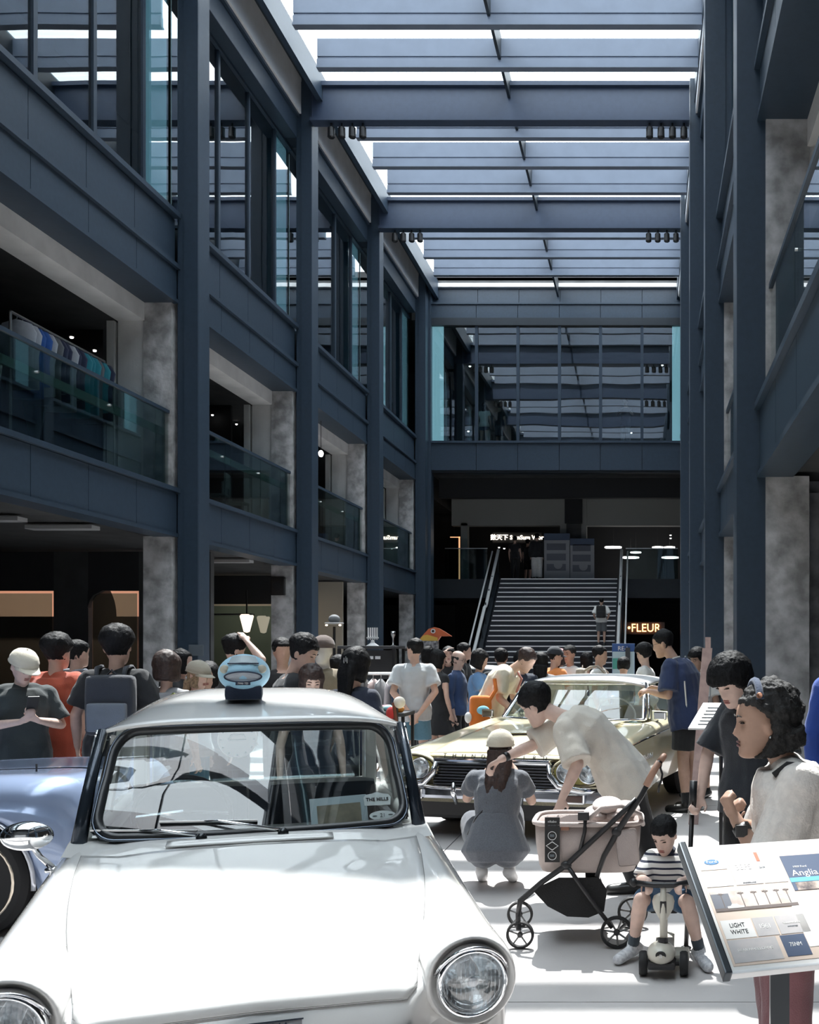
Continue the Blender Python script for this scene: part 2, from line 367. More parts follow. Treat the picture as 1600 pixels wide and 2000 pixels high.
# spotlights under the main beams
def spot(x, y, z, lab, grp):
    e = empty('spotlight', (x, y, z), 0, lab, 'spotlight', grp)
    MB().cyl((0,0,0),(0,0,-.08),.02,n=8).build('bracket', black, e); MB().lathe([(.05,-.08),(.075,-.1),(.08,-.3),(.06,-.32)], n=14).build('lamp_head', black, e, angle=40)
ORD = ['first', 'second', 'third', 'fourth']
for d, nb in ((22.8, 'second'), (28.6, 'farther')):
    for k in range(4):
        spot(-6.85+k*.23, d, 13.1, f'{ORD[k]} black spotlight from the left wall under the {"nearer" if nb=="second" else nb} roof beam', f'left spotlights under the {nb} beam')
        spot(.1+k*.25, d, 13.1, f'{ORD[3-k]} black spotlight from the right wall under the {"nearer" if nb=="second" else nb} roof beam', f'right spotlights under the {nb} beam')
# ------ stairs
st = empty('staircase', (-3.1, 31.8, 0), 0, 'wide dark staircase with pale nosings rising to the first floor', 'staircase')
tread = mat('stair_tread', (.028,.031,.042), .6); nose = mat('stair_nosing', (.85,.85,.85), .5)
N = 24; rise = 4.19/N; run = 6.2/N
for i in range(N):
    MB().box((-2.15, i*run, 0 if i < 1 else i*rise-.1), (2.15, (i+1)*run+.02, (i+1)*rise)).build('step', tread, st)
    MB().box((-2.1, i*run-.02, (i+1)*rise-.035), (2.1, i*run+.03, (i+1)*rise+.004)).build('nosing', nose, st)
for sx in (-1, 1):
    m = MB(); a = (sx*2.25, 0, 1.0); b = (sx*2.25, 3.0, 1.0+3.0*rise/run)
    MB().box((sx*2.25-.08, 0, 0),(sx*2.25+.08, .1, .9)).build('newel', steel_d, st)
    c = (sx*2.25, 3.3, b[2]+.05); d_ = (sx*2.25, 6.3, 5.25)
    MB().tube([a, b, c, d_], .055, 8).build('handrail', mat('pale_rail',(.55,.56,.56),.4), st)
    MB().tube([V(a)+V((sx*.22,.05,-.1)), V(d_)+V((sx*.22,0,-.05))], .03, 8).build('lower_handrail', MATS['pale_rail'], st)
    for k in range(9):
        y = .3+k*.74; z = rise/run*y
        MB().cyl((sx*2.25, y, z-.1), (sx*2.25, y, z+1.0), .02, n=6).build('baluster', steel_d, st)
    MB().add([(sx*2.17,0,-.0),(sx*2.3,0,0),(sx*2.3,6.2,4.19),(sx*2.17,6.2,4.19),(sx*2.17,0,.3),(sx*2.3,0,.3),(sx*2.3,6.2,4.45),(sx*2.17,6.2,4.45)],[(0,1,2,3),(4,5,6,7),(0,1,5,4),(2,3,7,6),(0,3,7,4),(1,2,6,5)]).build('stringer', steel_d, st)
# ------ first-floor gallery glass at stair top
def gal(x0, x1, lab):
    e = empty('balustrade', ((x0+x1)/2, 38.10, 4.2), 0, lab, 'balustrade'); h = (x1-x0)/2
    MB().box((-h,-.006,0),(h,.006,1.1)).build('glass_panel', gl_bal, e); MB().box((-h,-.02,1.1),(h,.02,1.13)).build('top_rail', steelp, e)
gal(-7.3,-5.75,'glass balustrade on the landing left of the stair head'); gal(-.7,1.2,'glass balustrade on the landing right of the stair head')
# ---------------------------------------------------------------- people
def lerp(tab, z):
    for a, b in zip(tab, tab[1:]):
        if z <= b[0]:
            t = max(0, (z-a[0])/(b[0]-a[0])); t = t*t*(3-2*t)*.4 + t*.6
            return [p+(q-p)*t for p, q in zip(a[1:], b[1:])]
    return tab[-1][1:]
HT = [(-.118,-.074,-.034,.018),(-.108,-.090,-.005,.036),(-.085,-.092,.03,.051),(-.06,-.089,.055,.061),(-.03,-.089,.075,.067),(0,-.088,.088,.072),
      (.03,-.093,.096,.076),(.06,-.092,.098,.077),(.085,-.080,.092,.070),(.105,-.055,.072,.054),(.118,-.024,.040,.030),(.123,-.004,.018,.010)]
G = lambda a, s: exp(-(a/s)**2)
def headpt(a, z, off=0, feat=1):
    """a azimuth: 0 = front (-y), pi = back"""
    f, b, w_ = lerp(HT, z)
    cy = (f+b)/2; ry = (b-f)/2
    sx, cx = sin(a), cos(a)
    k = 2.25
    q = (abs(sx)**k + abs(cx)**k)**(-1/k)
    x = w_*sx*q; y = cy - ry*cx*q
    if feat and cx > 0:
        n = 0
        if -.046 < z < .034: n = .027*((.034-z)/.062 if z > -.028 else max(0, (z+.046)/.018))
        wd = .009 + .006*max(0, min(1, (.02-z)/.05))
        y -= n*G(x, wd)*1.05
        y -= (.006*G(z+.056,.0055)+.006*G(z+.071,.006)-.004*G(z+.0635,.0035))*G(x,.024)
        y += .010*(G(x-.031,.016)+G(x+.031,.016))*G(z-.012,.012)
        y -= .004*G(z-.033,.01)*G(abs(x)-.028,.03); y -= .006*G(z+.1,.012)*G(x,.02); y += .004*G(z+.086,.008)*G(x,.03)
    d = V((x, y-cy, 0)); L = d.length or 1
    zz = z
    if off:
        up = max(0, (z-.06)/.06); x += d.x/L*off*(1-.5*up); y += d.y/L*off*(1-.5*up); zz += off*up*1.0
    return V((x, y, zz))
def head_mb(mb, mtx, nz=30, na=36):
    rs = []
    for j in range(nz+1):
        z = -.118 + .241*j/nz
        rs.append([mtx @ headpt(2*pi*i/na, z) for i in range(na)])
    mb.rings(rs)
    for s in (-1, 1):
        mb.ell(mtx @ V((s*.078, .008, -.004)), .010, .019, .032, 8, 6, mtx.to_3x3() @ M.Rotation(s*.3, 3, 'Z').to_3x3())
def smooth(a, b, x):
    t = max(0, min(1, (x-a)/(b-a))); return t*t*(3-2*t)
def hair_mesh(style, mtx, m, parent, vol=.018, nois=.004, vox=.008, seed=0):
    """hair shell: positive offset where hair grows, sunk into the skull elsewhere"""
    na, nz = 48, 34; rs = []
    def line(a):     # lower edge of the hair at azimuth a
        c = cos(a)
        fr = smooth(.35, .75, c); side = smooth(-.1, .3, c)
        if style in ('short', 'crop'): return .066*fr + (1-fr)*(.012*side + (1-side)*-.052)
        if style == 'fringe': return .040*fr + (1-fr)*(-.012*side + (1-side)*-.06)
        if style == 'bun': return .07*fr + (1-fr)*(.0*side + (1-side)*-.05)
        if style == 'curly': q_ = smooth(-.26, -.06, c); return (.034+.044*smooth(-.1,.6,c))*q_ + (1-q_)*-.115
        if style in ('bob', 'long', 'tail', 'bobf'): return (.055 if style == 'bobf' else .066)*smooth(.6, .85, c) + (1-smooth(.6, .85, c))*-.112
        if style == 'bald': return .5*fr + (1-fr)*(-.0*side + (1-side)*-.05) if c > .2 else (-.05 if True else 0)
        return .05
    for j in range(nz+1):
        z = -.117 + .240*j/nz; ring = []
        for i in range(na):
            a = 2*pi*i/na; h = line(a)
            t = smooth(h-.008, h+.006, z)
            v_ = vol*(1.35 if cos(a) < -.2 and style in ('bob', 'curly', 'bobf') else 1)
            if style in ('short', 'crop'): v_ *= .10 + 1.05*smooth(-.045, .095, z)
            if style != 'fringe': v_ *= 1-(.8 if style == 'curly' else .55)*smooth(.2,.9,cos(a))*(1-.6*smooth(.09,.12,z))
            if style == 'bald': v_ = .004 if z < .045 else -.012
            p0 = headpt(a, z, 1e-4, 0)
            nn = noise.noise(V((p0.x*26+seed, p0.y*26, p0.z*18)))+(.9*noise.noise(V((p0.x*80+seed, p0.y*80, p0.z*60))) if style == 'curly' else .4*noise.noise(V((p0.x*70+seed, p0.y*70, p0.z*12))))
            off = -.014 + t*(.014 + v_ + nois*nn)
            if style in ('bob', 'long', 'curly', 'tail', 'bobf') and z < 0: 
                f, b, w_ = lerp(HT, 0); p1 = headpt(a, 0, 1e-4, 0)
                base = p0.lerp(V((p1.x, p1.y, p0.z)), .85*t) ; d = V((p0.x, p0.y-.01, 0)).normalized()
                ring.append(mtx @ (base + d*off))
            else: ring.append(mtx @ headpt(a, z, off if abs(off) > 1e-5 else 1e-5, 0))
        rs.append(ring)
    mb = MB().rings(rs)
    return mb
def ringpath(mb, cs, us, dims, n=18, k=2.4):
    rs = []
    for i, (c, u, (rw, rd)) in enumerate(zip(cs, us, dims)):
        t = (cs[min(i+1, len(cs)-1)]-cs[max(i-1, 0)]).normalized(); u = (u - t*u.dot(t)).normalized(); w_ = t.cross(u); ring = []
        for j in range(n):
            a = 2*pi*j/n; q = (abs(cos(a))**k+abs(sin(a))**k)**(-1/k)
            ring.append(c + u*(rw*cos(a)*q) + w_*(rd*sin(a)*q))
        rs.append(ring)
    mb.rings(rs)
BASE = dict(pelvis=(0,0,.90), waist=(0,0,1.04), chest=(0,0,1.24), neck=(0,.012,1.425), head=(0,-.012,1.585),
            sl=(.165,.012,1.345), sr=(-.165,.012,1.345), el=(.225,.03,1.10), er=(-.225,.03,1.10), wl=(.235,-.04,.86), wr=(-.235,-.04,.86),
            hl=(.085,0,.88), hr=(-.085,0,.88), kl=(.10,-.012,.48), kr=(-.10,-.012,.48), al=(.105,.02,.085), ar=(-.105,.02,.085),
            tl=(.12,-.13,.03), tr=(-.12,-.13,.03))
def hand(mb, wpt, d, nrm, side, s=1, curl=.35, spread=.06, fist=0, n=6):
    """palm + five fingers; d towards the fingers, nrm where the palm faces, side +1 = thumb on the +across side"""
    d = V(d).normalized(); nrm = V(nrm); nrm = (nrm - d*nrm.dot(d)).normalized(); ac = d.cross(nrm)*side
    P0 = V(wpt)
    for k, o in enumerate((.026, .009, -.009, -.025)):
        kn = P0 + d*(.088-.004*abs(k-1))*s + ac*o*s
        mb.cap(P0 + d*.012*s + ac*o*.55*s, kn, .0135*s, .0115*s, n)
        dd = d; q = kn; base = kn
        L = (.040,.044,.041,.032)[k]; sp = ac*(o*spread*18)
        for j, f in enumerate((1, .65, .52)):
            ang = curl*(.8 if j == 0 else 1.15)
            axis = d.cross(nrm)
            dd = (M.Rotation(-ang if False else ang, 3, axis) @ dd) if True else dd
            if j == 0: dd = (dd + sp*.15).normalized()
            q2 = q + dd*(L*f*s); mb.cap(q, q2, (.0095-.0008*j)*s, (.0088-.0008*j)*s, n); q = q2
    t0 = P0 + d*.02*s + ac*.024*s; t1 = t0 + (d*.6+ac*.75+nrm*.35).normalized()*.04*s; t2 = t1 + (d*.9+ac*.25+nrm*.4*(1+curl)).normalized()*.032*s; t3 = t2 + (d*.9-ac*.1+nrm*.5*(1+curl)).normalized()*.024*s
    mb.cap(t0, t1, .016*s, .011*s, n).cap(t1, t2, .0105*s, .0095*s, n).cap(t2, t3, .0095*s, .008*s, n)
def cloth(name, c, **k):
    return mat(name, c, .85, noise_s=k.get('ns', 12), noise_a=k.get('na', .05), bump=.25, bump_s=180, sheen=.2, c2=k.get('c2'))
def skin(name, c): return mat(name, c, .5, noise_s=25, noise_a=.05, spec=.35)
SK = skin('skin_warm', (.60,.395,.31)); SKL = skin('skin_light', (.70,.50,.42)); SKD = skin('skin_tanned', (.40,.25,.185)); SKM = skin('skin_mid', (.50,.325,.25))
hb = mat('black_hair', (.006,.006,.007), .62, noise_s=60, noise_a=.5, bump=.25, bump_s=120, spec=.22)
hbr = mat('brown_hair', (.035,.018,.014), .6, noise_s=60, noise_a=.4, bump=.2, bump_s=110)
hgy = mat('grey_black_hair', (.018,.017,.017), .75, noise_s=50, c2=(.008,.008,.008), bump=.5, bump_s=70)
hbl = mat('blonde_hair', (.33,.24,.15), .45, noise_s=60, noise_a=.4, bump=.6, bump_s=110)
eyew = mat('eye_white', (.7,.68,.66), .3); eyed = mat('eye_dark', (.02,.012,.01), .15); lipm = mat('lips', (.42,.17,.15), .45); lipd = mat('lips_dark', (.20,.09,.085), .45)
def human(label, x, y, rz=0, H=1.7, vox=.013, P=None, face=(0,-1,0), up=(0,0,1), hscale=1, girth=1, sk=None, hair='short', hm=None, vol=.018, nois=.007,
          top=None, sleeve=.5, tc=.016, hem=None, bot=None, blen=1, bc=.018, shoes=None, skirt=None, hl=None, hr=None, eyes=0, cap=None, capb=1, z0=0, longh=None, wr=.008, female=0, name='person', lips=None, collar=0, limb=1, fs=1, sockm=None, glasses=None):
    s = H/1.7; sk = sk or SK; hm = hm or hb
    J = {k: V(v) for k, v in BASE.items()}
    if P: J.update({k: V(v) for k, v in P.items()})
    root = empty(name, (x, y, z0), rz, label, 'person'); Ms = M.Scale(s, 4)
    sh = (J['sl']-J['sr']).normalized(); hp = (J['hl']-J['hr']).normalized()
    pel, wst, che, nec = J['pelvis'], J['waist'], J['chest'], J['neck']
    tdir = (nec-che).normalized()
    def torso(mb, d=0, hemd=None, neckon=True):
        low = pel - (wst-pel).normalized()*.07
        cs = [low, pel, wst, wst.lerp(che, .55), che, che.lerp(nec, .55), che.lerp(nec, .85)]
        us = [hp, hp, hp.lerp(sh, .4), sh, sh, sh, sh]
        g = girth; f = female
        dm = [(.12*g,.10*g),(.158*g+.008*f,.118*g),((.138-.016*f)*g,.105*g),((.150-.012*f)*g,.112*g),((.162-.014*f)*g,.118*g),((.150-.012*f)*g,.098*g),(.10,.07)]
        if hemd is not None: 
            k = hemd; dm[1] = (dm[1][0]+.012, dm[1][1]+.014); cs[0] = low - (wst-pel).normalized()*k; dm[0] = (dm[1][0]*1.0, dm[1][1]*1.0)
        if d: dm = [(a+d, b+d) for a, b in dm]; 
        ringpath(mb, cs, us, dm)
        for q in ('sl', 'sr'):
            mb.cap(nec - tdir*.04, J[q], .048+d*.5, .046+d, 12)
            mb.cap(che.lerp(nec, .4), J[q] - tdir*.035, .07+d*.4, .055+d*.6, 12)
    # body
    mb = MB(); torso(mb)
    mb.cap(nec - tdir*.03, J['head'] + V((0,.012,-.03)) if face == (0,-1,0) and not P else nec.lerp(J['head'], .75), .055*(1-.12*female), .05*(1-.12*female), 14)
    for e, w_, sh_ in (('el','wl','sl'),('er','wr','sr')):
        g = (.9+.1*girth-.1*female)*limb
        mb.cap(J[sh_], J[e], .05*g, .039*g, 12); mb.cap(J[e], J[e].lerp(J[w_], .35), .039*g, .040*g, 12); mb.cap(J[e].lerp(J[w_], .3), J[w_], .040*g, .025*g, 12)
    for h, k, a, t in (('hl','kl','al','tl'),('hr','kr','ar','tr')):
        mb.cap(J[h], J[k], .082*girth, .054*limb, 12); mb.cap(J[k], J[k].lerp(J[a], .35), .054*limb, .056*limb, 12); mb.cap(J[k].lerp(J[a], .3), J[a], .056*limb, .034*limb, 12)
        d = (J[t]-J[a]); mb.cap(J[a] + V((0,0,-.03)) - V((d.x,d.y,0))*.25, J[t], .035, .028, 10)
    # head matrix
    fd = V(face).normalized(); upv = V(up); zv = (upv - fd*upv.dot(fd)).normalized(); yv = -fd; xv = yv.cross(zv)
    hmx = M.Translation(J['head']) @ M(((xv.x,yv.x,zv.x,0),(xv.y,yv.y,zv.y,0),(xv.z,yv.z,zv.z,0),(0,0,0,1))) @ M.Scale(hscale, 4)
    head_mb(mb, hmx)
    for q, key, sd_ in (('wl', hl, 1), ('wr', hr, -1)):
        e = J['e'+q[1]]; dflt = (J[q]-e).normalized()
        kw = dict(d=dflt, nrm=V((-sd_,-.2,0)), curl=.3); 
        if key: kw.update(key)
        hand(mb, J[q], kw['d'], kw['nrm'], kw.get('side', 1 if sd_ == 1 else -1), kw.get('s', 1), kw['curl'], n=6)
    mb.xf(Ms); mb.build('body', sk, root, remesh=vox, smit=2 if vox > .006 else 3)
    # hair
    if cap and capb: vol = min(vol, .008); nois = .002
    if hair:
        hmb = hair_mesh(hair, hmx, hm, root, vol, nois, seed=len(label))
        if longh:   # [(offset points in head space), radii, flat]
            pts, rad = longh
            pts = [hmx @ V(p) for p in pts]
            for dx in (-1, 0, 1):
                hmb.tube([p + xv*dx*r_*.7 for p, r_ in zip(pts, rad)], [r_*.8 for r_ in rad], 12)
        hmb.xf(Ms).build('hair', hm, root, smooth=True, remesh=.007 if vox < .01 else .010, disp=nois*.8 if hair == 'curly' else .0042, dsc=50 if hair == 'curly' else 75, dz=.9 if hair == 'curly' else .13)
    if eyes:
        for q in (-1, 1):
            e = MB().ell(hmx @ V((q*.031, -.0805, .012)), .0125, .009, .0065*eyes, 12, 8, hmx.to_3x3()).xf(Ms).build('eye', eyew if eyes > .6 else eyed, root, smooth=True)
            if eyes > .6: MB().ell(hmx @ V((q*.031, -.0875, .012)), .0055, .004, .0058*eyes, 10, 6, hmx.to_3x3()).xf(Ms).build('iris', eyed, e, smooth=True)
            MB().tube([hmx @ V((q*a, -b, c)) for a, b, c in ((.018,.0905,.008+.012*eyes),(.031,.0925-.003,.011+.012*eyes),(.046,.082,.008+.010*eyes))], .0016, 5).xf(Ms).build('eyelid', mat('lash', (.05,.03,.025), .6), root)
            MB().tube([hmx @ V((q*a, -b, c)) for a, b, c in ((.014,.0965,.034),(.030,.0965,.040),(.048,.086,.035))], [.0028,.0034,.0015], 6).xf(Ms).build('eyebrow', hm if hair != 'bald' else hb, root)
        for zz, hh in ((-.0565,.0042),(-.0695,.0052)):
            MB().ell(hmx @ V((0, -.0935, zz)), .021, .0055, hh, 14, 8, hmx.to_3x3()).xf(Ms).build('lip', lips or lipm, root, smooth=True)
    if glasses:
        gm = MB()
        for q in (-1, 1):
            gm.tube([hmx @ V((q*.033+.021*cos(t), -.103, .008+.017*sin(t))) for t in [i*pi/6 for i in range(12)]], .0016, 5, close=True)
            gm.tube([hmx @ V(p) for p in ((q*.054,-.100,.014),(q*.078,-.06,.014),(q*.08,.0,.012))], .0015, 5)
        gm.tube([hmx @ V((-.012,-.106,.012)), hmx @ V((.012,-.106,.012))], .0015, 5); gm.xf(Ms).build('glasses', black, root)
        if glasses == 2:
            for q in (-1, 1): MB().ell(hmx @ V((q*.033,-.102,.008)), .02, .004, .016, 12, 6, hmx.to_3x3()).xf(Ms).build('lens', black, root, smooth=True)
    if cap:
        na, nz = 32, 12; rs = []
        for j in range(nz+1):
            z = .028 + .094*j/nz; o = .022 + (.006 if j == 0 else 0)
            rs.append([hmx @ (headpt(2*pi*i/na, z, o, 0) + V((0, 0, -.018*cos(2*pi*i/na)*(-1 if capb < 0 else 1)*0)) ) for i in range(na)])
        c = MB().rings(rs).xf(Ms).build('cap', cap, root, smooth=True)
        bs = -1 if capb > 0 else 1
        def brim(u, v):
            a = (u-.5)*2.3; p = headpt(a if bs < 0 else pi+a, .034, .020, 0); out = .068*(1-abs(2*u-1)**2.6)
            return Ms @ (hmx @ V((p.x, p.y + bs*out*v, p.z - .016*v - .012*v*(abs(2*u-1)**2))))
        if capb != 2: MB().grid(brim, 20, 6).build('brim', cap, c, thick=.004, smooth=True)
        MB().ell(hmx @ V((0, .005, .148)), .007,.007,.004, 8, 5).xf(Ms).build('button', cap, c)
    # shirt
    if top:
        m_ = MB(); torso(m_, tc, 0 if hem is None else hem)
        for e, w_, sh_ in (('el','wl','sl'),('er','wr','sr')):
            a, b, c = J[sh_], J[e], J[w_]
            if sleeve <= 0: continue
            if sleeve <= 1: m_.cap(a, a.lerp(b, .12), .052+tc, .052+tc, 12); m_.cap(a.lerp(b, .05), a.lerp(b, sleeve), .050+tc, .050+tc*1.35, 14, flat=True)
            else: m_.cap(a, b, .05+tc, .042+tc, 12); m_.cap(b, b.lerp(c, sleeve-1), .042+tc, .03+tc, 12)
        if collar: m_.cap(nec - tdir*.03, nec + tdir*.025, .066, .062, 16, flat=True)
        m_.xf(Ms).build('shirt', top, root, remesh=max(vox, .008), smit=2, disp=wr*1.5, dsc=8)
    if bot:
        m_ = MB(); low = pel - (wst-pel).normalized()*.07; g = girth
        ringpath(m_, [low, pel, pel.lerp(wst, .6)], [hp]*3, [(.125*g+bc*.5,.10*g+bc*.4),(.152*g+bc*.3,.113*g+bc*.2),(.138*g,.104*g)])
        for h, k, a in (('hl','kl','al'),('hr','kr','ar')):
            A, B, C = J[h], J[k], J[a]
            if blen <= 1: m_.cap(A, A.lerp(B, .1), .082*g+bc, .082*g+bc); m_.cap(A, A.lerp(B, blen), .082*g+bc, .066+bc*1.6, 14, flat=True)
            else:
                m_.cap(A, B, .082*g+bc, .058+bc, 14); m_.cap(B, B.lerp(C, blen-1), .058+bc, .042+bc, 14, flat=(blen < 2)); 
        m_.xf(Ms).build('shorts' if blen <= 1 else 'trousers', bot, root, remesh=max(vox, .009), smit=2, disp=wr*.8, dsc=8)
    if skirt:   # (material, hem drop below the pelvis, hem radius)
        m_ = MB(); dn = V((0,0,-1)); mt, dr, hr_ = skirt; kn = (J['kl']+J['kr'])/2
        cs = [wst.lerp(che, .3), wst, pel, pel+dn*dr*.5, pel+dn*dr]
        ringpath(m_, cs, [sh, hp, hp, hp, hp], [(.14,.11),(.142,.115),(.175,.14),(.18+(hr_-.18)*.5,.15+(hr_-.18)*.5),(hr_,hr_*.85)])
        m_.xf(Ms).build('skirt', mt, root, remesh=.014, smit=2, disp=.01, dsc=9)
    if shoes:
        for a, t in (('al','tl'),('ar','tr')):
            d = J[t]-J[a]; dd = V((d.x, d.y, 0)); q = J[a] + V((0,0,-.038)); 
            if d.length: 
                ax = V((-d.y, d.x, 0)) if dd.length > .03 else sh
                mm = MB().cap(q - dd*.28, J[t] + d*.12 + V((0,0,.004+.03*(fs-1))), .042*fs, .036*fs, 12, 1.1, ax)
                mm.cap(J[a] + V((0,0,-.03)), J[a] + V((0,0,.012)), .043*fs, .043*fs, 12)
                mm.xf(Ms).build('shoe', shoes, root, remesh=max(vox*.8, .008), smit=2)
        if sockm:
            for k, a in (('kl','al'),('kr','ar')):
                MB().cap(J[a], J[a].lerp(J[k], .22), .042*limb, .045*limb, 12).xf(Ms).build('sock', sockm, root, smooth=True)
    root['hm'] = 0; del root['hm']
    return root, hmx, Ms
# ---------------------------------------------------------------- cars
def itab(t, y):
    """smooth table interpolation (Catmull-Rom)"""
    n = len(t)
    if y <= t[0][0]: return t[0][1:] if len(t[0]) > 2 else t[0][1]
    if y >= t[-1][0]: return t[-1][1:] if len(t[0]) > 2 else t[-1][1]
    for i in range(n-1):
        if y <= t[i+1][0]:
            a = t[max(i-1,0)]; b = t[i]; c = t[i+1]; d = t[min(i+2,n-1)]; u = (y-b[0])/(c[0]-b[0]); L = c[0]-b[0]
            def f(k):
                m0 = (c[k]-a[k])/(c[0]-a[0])*L; m1 = (d[k]-b[k])/(d[0]-b[0])*L
                return (2*u**3-3*u*u+1)*b[k]+(u**3-2*u*u+u)*m0+(-2*u**3+3*u*u)*c[k]+(u**3-u*u)*m1
            return f(1) if len(b) == 2 else tuple(f(k) for k in range(1, len(b)))
def poly(pts, n):     # smooth resample of a 2-D polyline
    t = [(i,)+tuple(p) for i, p in enumerate(pts)]
    return [itab(t, (len(pts)-1)*i/(n-1)) for i in range(n)]
pw = mat('white_car_paint', (.78,.775,.76), .35, coat=1, noise_s=2, noise_a=.01)
py_ = mat('pale_yellow_car_paint', (.85,.77,.53), .3, coat=1, noise_s=2, noise_a=.015)
pb = mat('silver_blue_car_paint', (.30,.38,.56), .28, metal=.35, coat=1, noise_s=2, noise_a=.02)
ivory = mat('ivory_trim', (.62,.60,.55), .5); seatm = mat('dark_seat_vinyl', (.03,.035,.045), .35)
tyre = mat('tyre', (.02,.02,.022), .8); lensm = glass('lamp_lens', (.95,.97,.98), .10); refm = mat('lamp_reflector', (.9,.9,.9), .25, .7, bump=.35, bump_s=30)
def loft(stations, sect, n, mirror=True):
    rs = []
    for y in stations:
        h = poly(sect(y), n); right = [V((p[0], y, p[1])) for p in h]
        left = [V((-p.x, p.y, p.z)) for p in right[::-1]][:-1]
        rs.append(left+right)
    m = MB(); k = len(rs[0]); vs = [p for r in rs for p in r]
    m.add(vs, [(j*k+i, j*k+i+1, (j+1)*k+i+1, (j+1)*k+i) for j in range(len(rs)-1) for i in range(k-1)])
    m.add(rs[0], [tuple(range(k))]); m.add(rs[-1], [tuple(range(k))[::-1]])
    return m
def wheel(par, c, r, wd, rimm=None, axis='x', white=False, spokes=0, sgn=1):
    e = MB().lathe([(r*.62,-wd/2),(r*.9,-wd/2),(r,-wd*.35),(r,wd*.35),(r*.9,wd/2),(r*.62,wd/2)], c, axis, 32).build('wheel', tyre, par, angle=40)
    MB().lathe([(.001,-wd*.2),(r*.2,-wd*.2),(r*.5,-wd*.1),(r*.62,-wd*.45),(r*.66,-wd*.5),(r*.66,wd*.5),(r*.62,wd*.45),(r*.5,wd*.1),(r*.2,wd*.2),(.001,wd*.2)], c, axis, 32).build('rim', rimm or chrome, e, angle=40)
    MB().lathe([(.001,-wd*.42),(r*.16,-wd*.38),(r*.22,-wd*.2),(r*.22,wd*.2),(r*.16,wd*.38),(.001,wd*.42)], c, axis, 20).build('hub_cap', chrome, e, angle=50)
    if white:
        for s in (-1, 1): MB().tube([V(c)+(V((s*wd*.46, r*.77*cos(a), r*.77*sin(a))) if axis == 'x' else V((r*.77*cos(a), s*wd*.46, r*.77*sin(a)))) for a in [2*pi*i/28 for i in range(28)]], .008, 6, close=True).build('white_wall', whitep, e, smooth=True)
    for k in range(spokes):
        a = 2*pi*k/spokes; d = V((cos(a), 0, sin(a))); p = V(c)+V((0, sgn*-wd*.32, 0))
        MB().tube([p+d*r*.12, p+d*r*.62], [.03,.022], 6).build('spoke', steelp, e, angle=40)
    return e
def lamp(par, c, r, tilt=0, name='headlamp', brow=0):
    mt = M.Rotation(tilt, 3, 'X')
    e = MB().lathe([(r*1.06,.03),(r*1.16,.015),(r*1.17,-.005),(r*1.10,-.022),(r*1.0,-.018),(r*.98,.0),(r*1.0,.03)], c, 'y', 40, mt).build(name, chrome, par, smooth=True)
    MB().lathe([(.002,.055),(r*.35,.05),(r*.7,.035),(r*.99,.0)], c, 'y', 32, mt).build('reflector', refm, e, smooth=True)
    MB().lathe([(r*.98,-.008),(r*.85,-.022),(r*.6,-.034),(r*.3,-.040),(.001,-.042)], c, 'y', 32, mt).build('lens', lensm, e, smooth=True)
    MB().lathe([(.001,-.012),(r*.16,-.008),(r*.2,.03),(.001,.05)], c, 'y', 16, mt).build('bulb_shield', mat('bulb_bright', (.85,.86,.9), .25), e, smooth=True)
    fl_ = MB()
    for k in range(-6, 7):
        x = k*r*.14; hh = sqrt(max(0, 1-(x/(r*.95))**2))*r*.9
        fl_.tube([V(c)+mt @ V((x, -.012-.024*(1-(x/r)**2)*(1-(t/ (hh+1e-6))**2*.9), t)) for t in [hh*(-1+2*i/6) for i in range(7)]], .0016, 4)
    tag(fl_.build('lens_flute', lensm, e), kind='stuff')
    if brow:
        bm_ = MB(); n = 20
        def bf(u, v):
            a = R(8)+R(164)*u; rr = r*(1.17+.05*v); yy = .03-.058*v*sin(pi*u)**.5
            return V(c)+mt @ V((rr*cos(a), yy if v > 0 else .02, rr*sin(a)))
        bm_.grid(bf, n, 5).build('eyelid_hood', chrome, e, thick=.006, smooth=True)
    return e
# ======== white saloon in front
CA = R(20); car1 = empty('vintage_car', (-1.064, 2.843, 0), CA, 'large white vintage saloon with round headlamp and blue plush toy on its roof', 'car')
def a_w(y): return itab([(-.12,.60),(-.05,.66),(.05,.705),(.5,.725),(1.4,.73),(2.6,.72),(3.3,.68),(3.8,.60)], y)
def a_c(y): return itab([(-.12,.55),(-.09,.615),(-.05,.655),(.0,.69),(.3,.755),(.7,.81),(1.1,.85),(1.36,.875)], y)
def a_r(y): return itab([(-.12,.60),(-.06,.72),(-.02,.765),(.05,.785),(.3,.80),(.8,.83),(1.36,.868)], y)
def a_sect(y):
    if y <= 1.37: c, r = a_c(y), a_r(y); w_ = a_w(y)
    else:
        w_ = a_w(y); c = r = itab([(1.37,.872),(2.8,.88),(3.3,.86),(3.7,.82),(3.8,.76)], y)
        if 1.5 < y < 2.75: return [(0,.30),(.3,.30),(.5,.30),(.585,.31),(.60,.5),(.60,.80),(.62,.875),(.665,.875),(.70,.82),(w_,.65),(w_,.45),(w_-.03,.26)]
    v = min(c, r)-.018
    return [(0,c),(.2,c-.004),(.36,c*.6+v*.4),(.46,v+(c-v)*.1),(.52,v+(r-v)*.35),(.58,r-.008),(.63,r-.004),(.685,r-.045),(w_-.008,r-.11),(w_,.58),(w_,.42),(w_-.03,.26)]
sts = [-.12,-.11,-.09,-.07,-.05,-.03,0,.05,.12,.25,.4,.6,.8,1.0,1.2,1.37,1.48,1.52,1.8,2.2,2.6,2.74,2.78,2.9,3.1,3.3,3.5,3.65,3.75,3.8]
_b = loft(sts, a_sect, 40)
for _p in _b.v: _p.y = max(_p.y, -.12+.105*smooth(.36,.50,abs(_p.x)))
_b.build('body_shell', pw, car1, smooth=True)
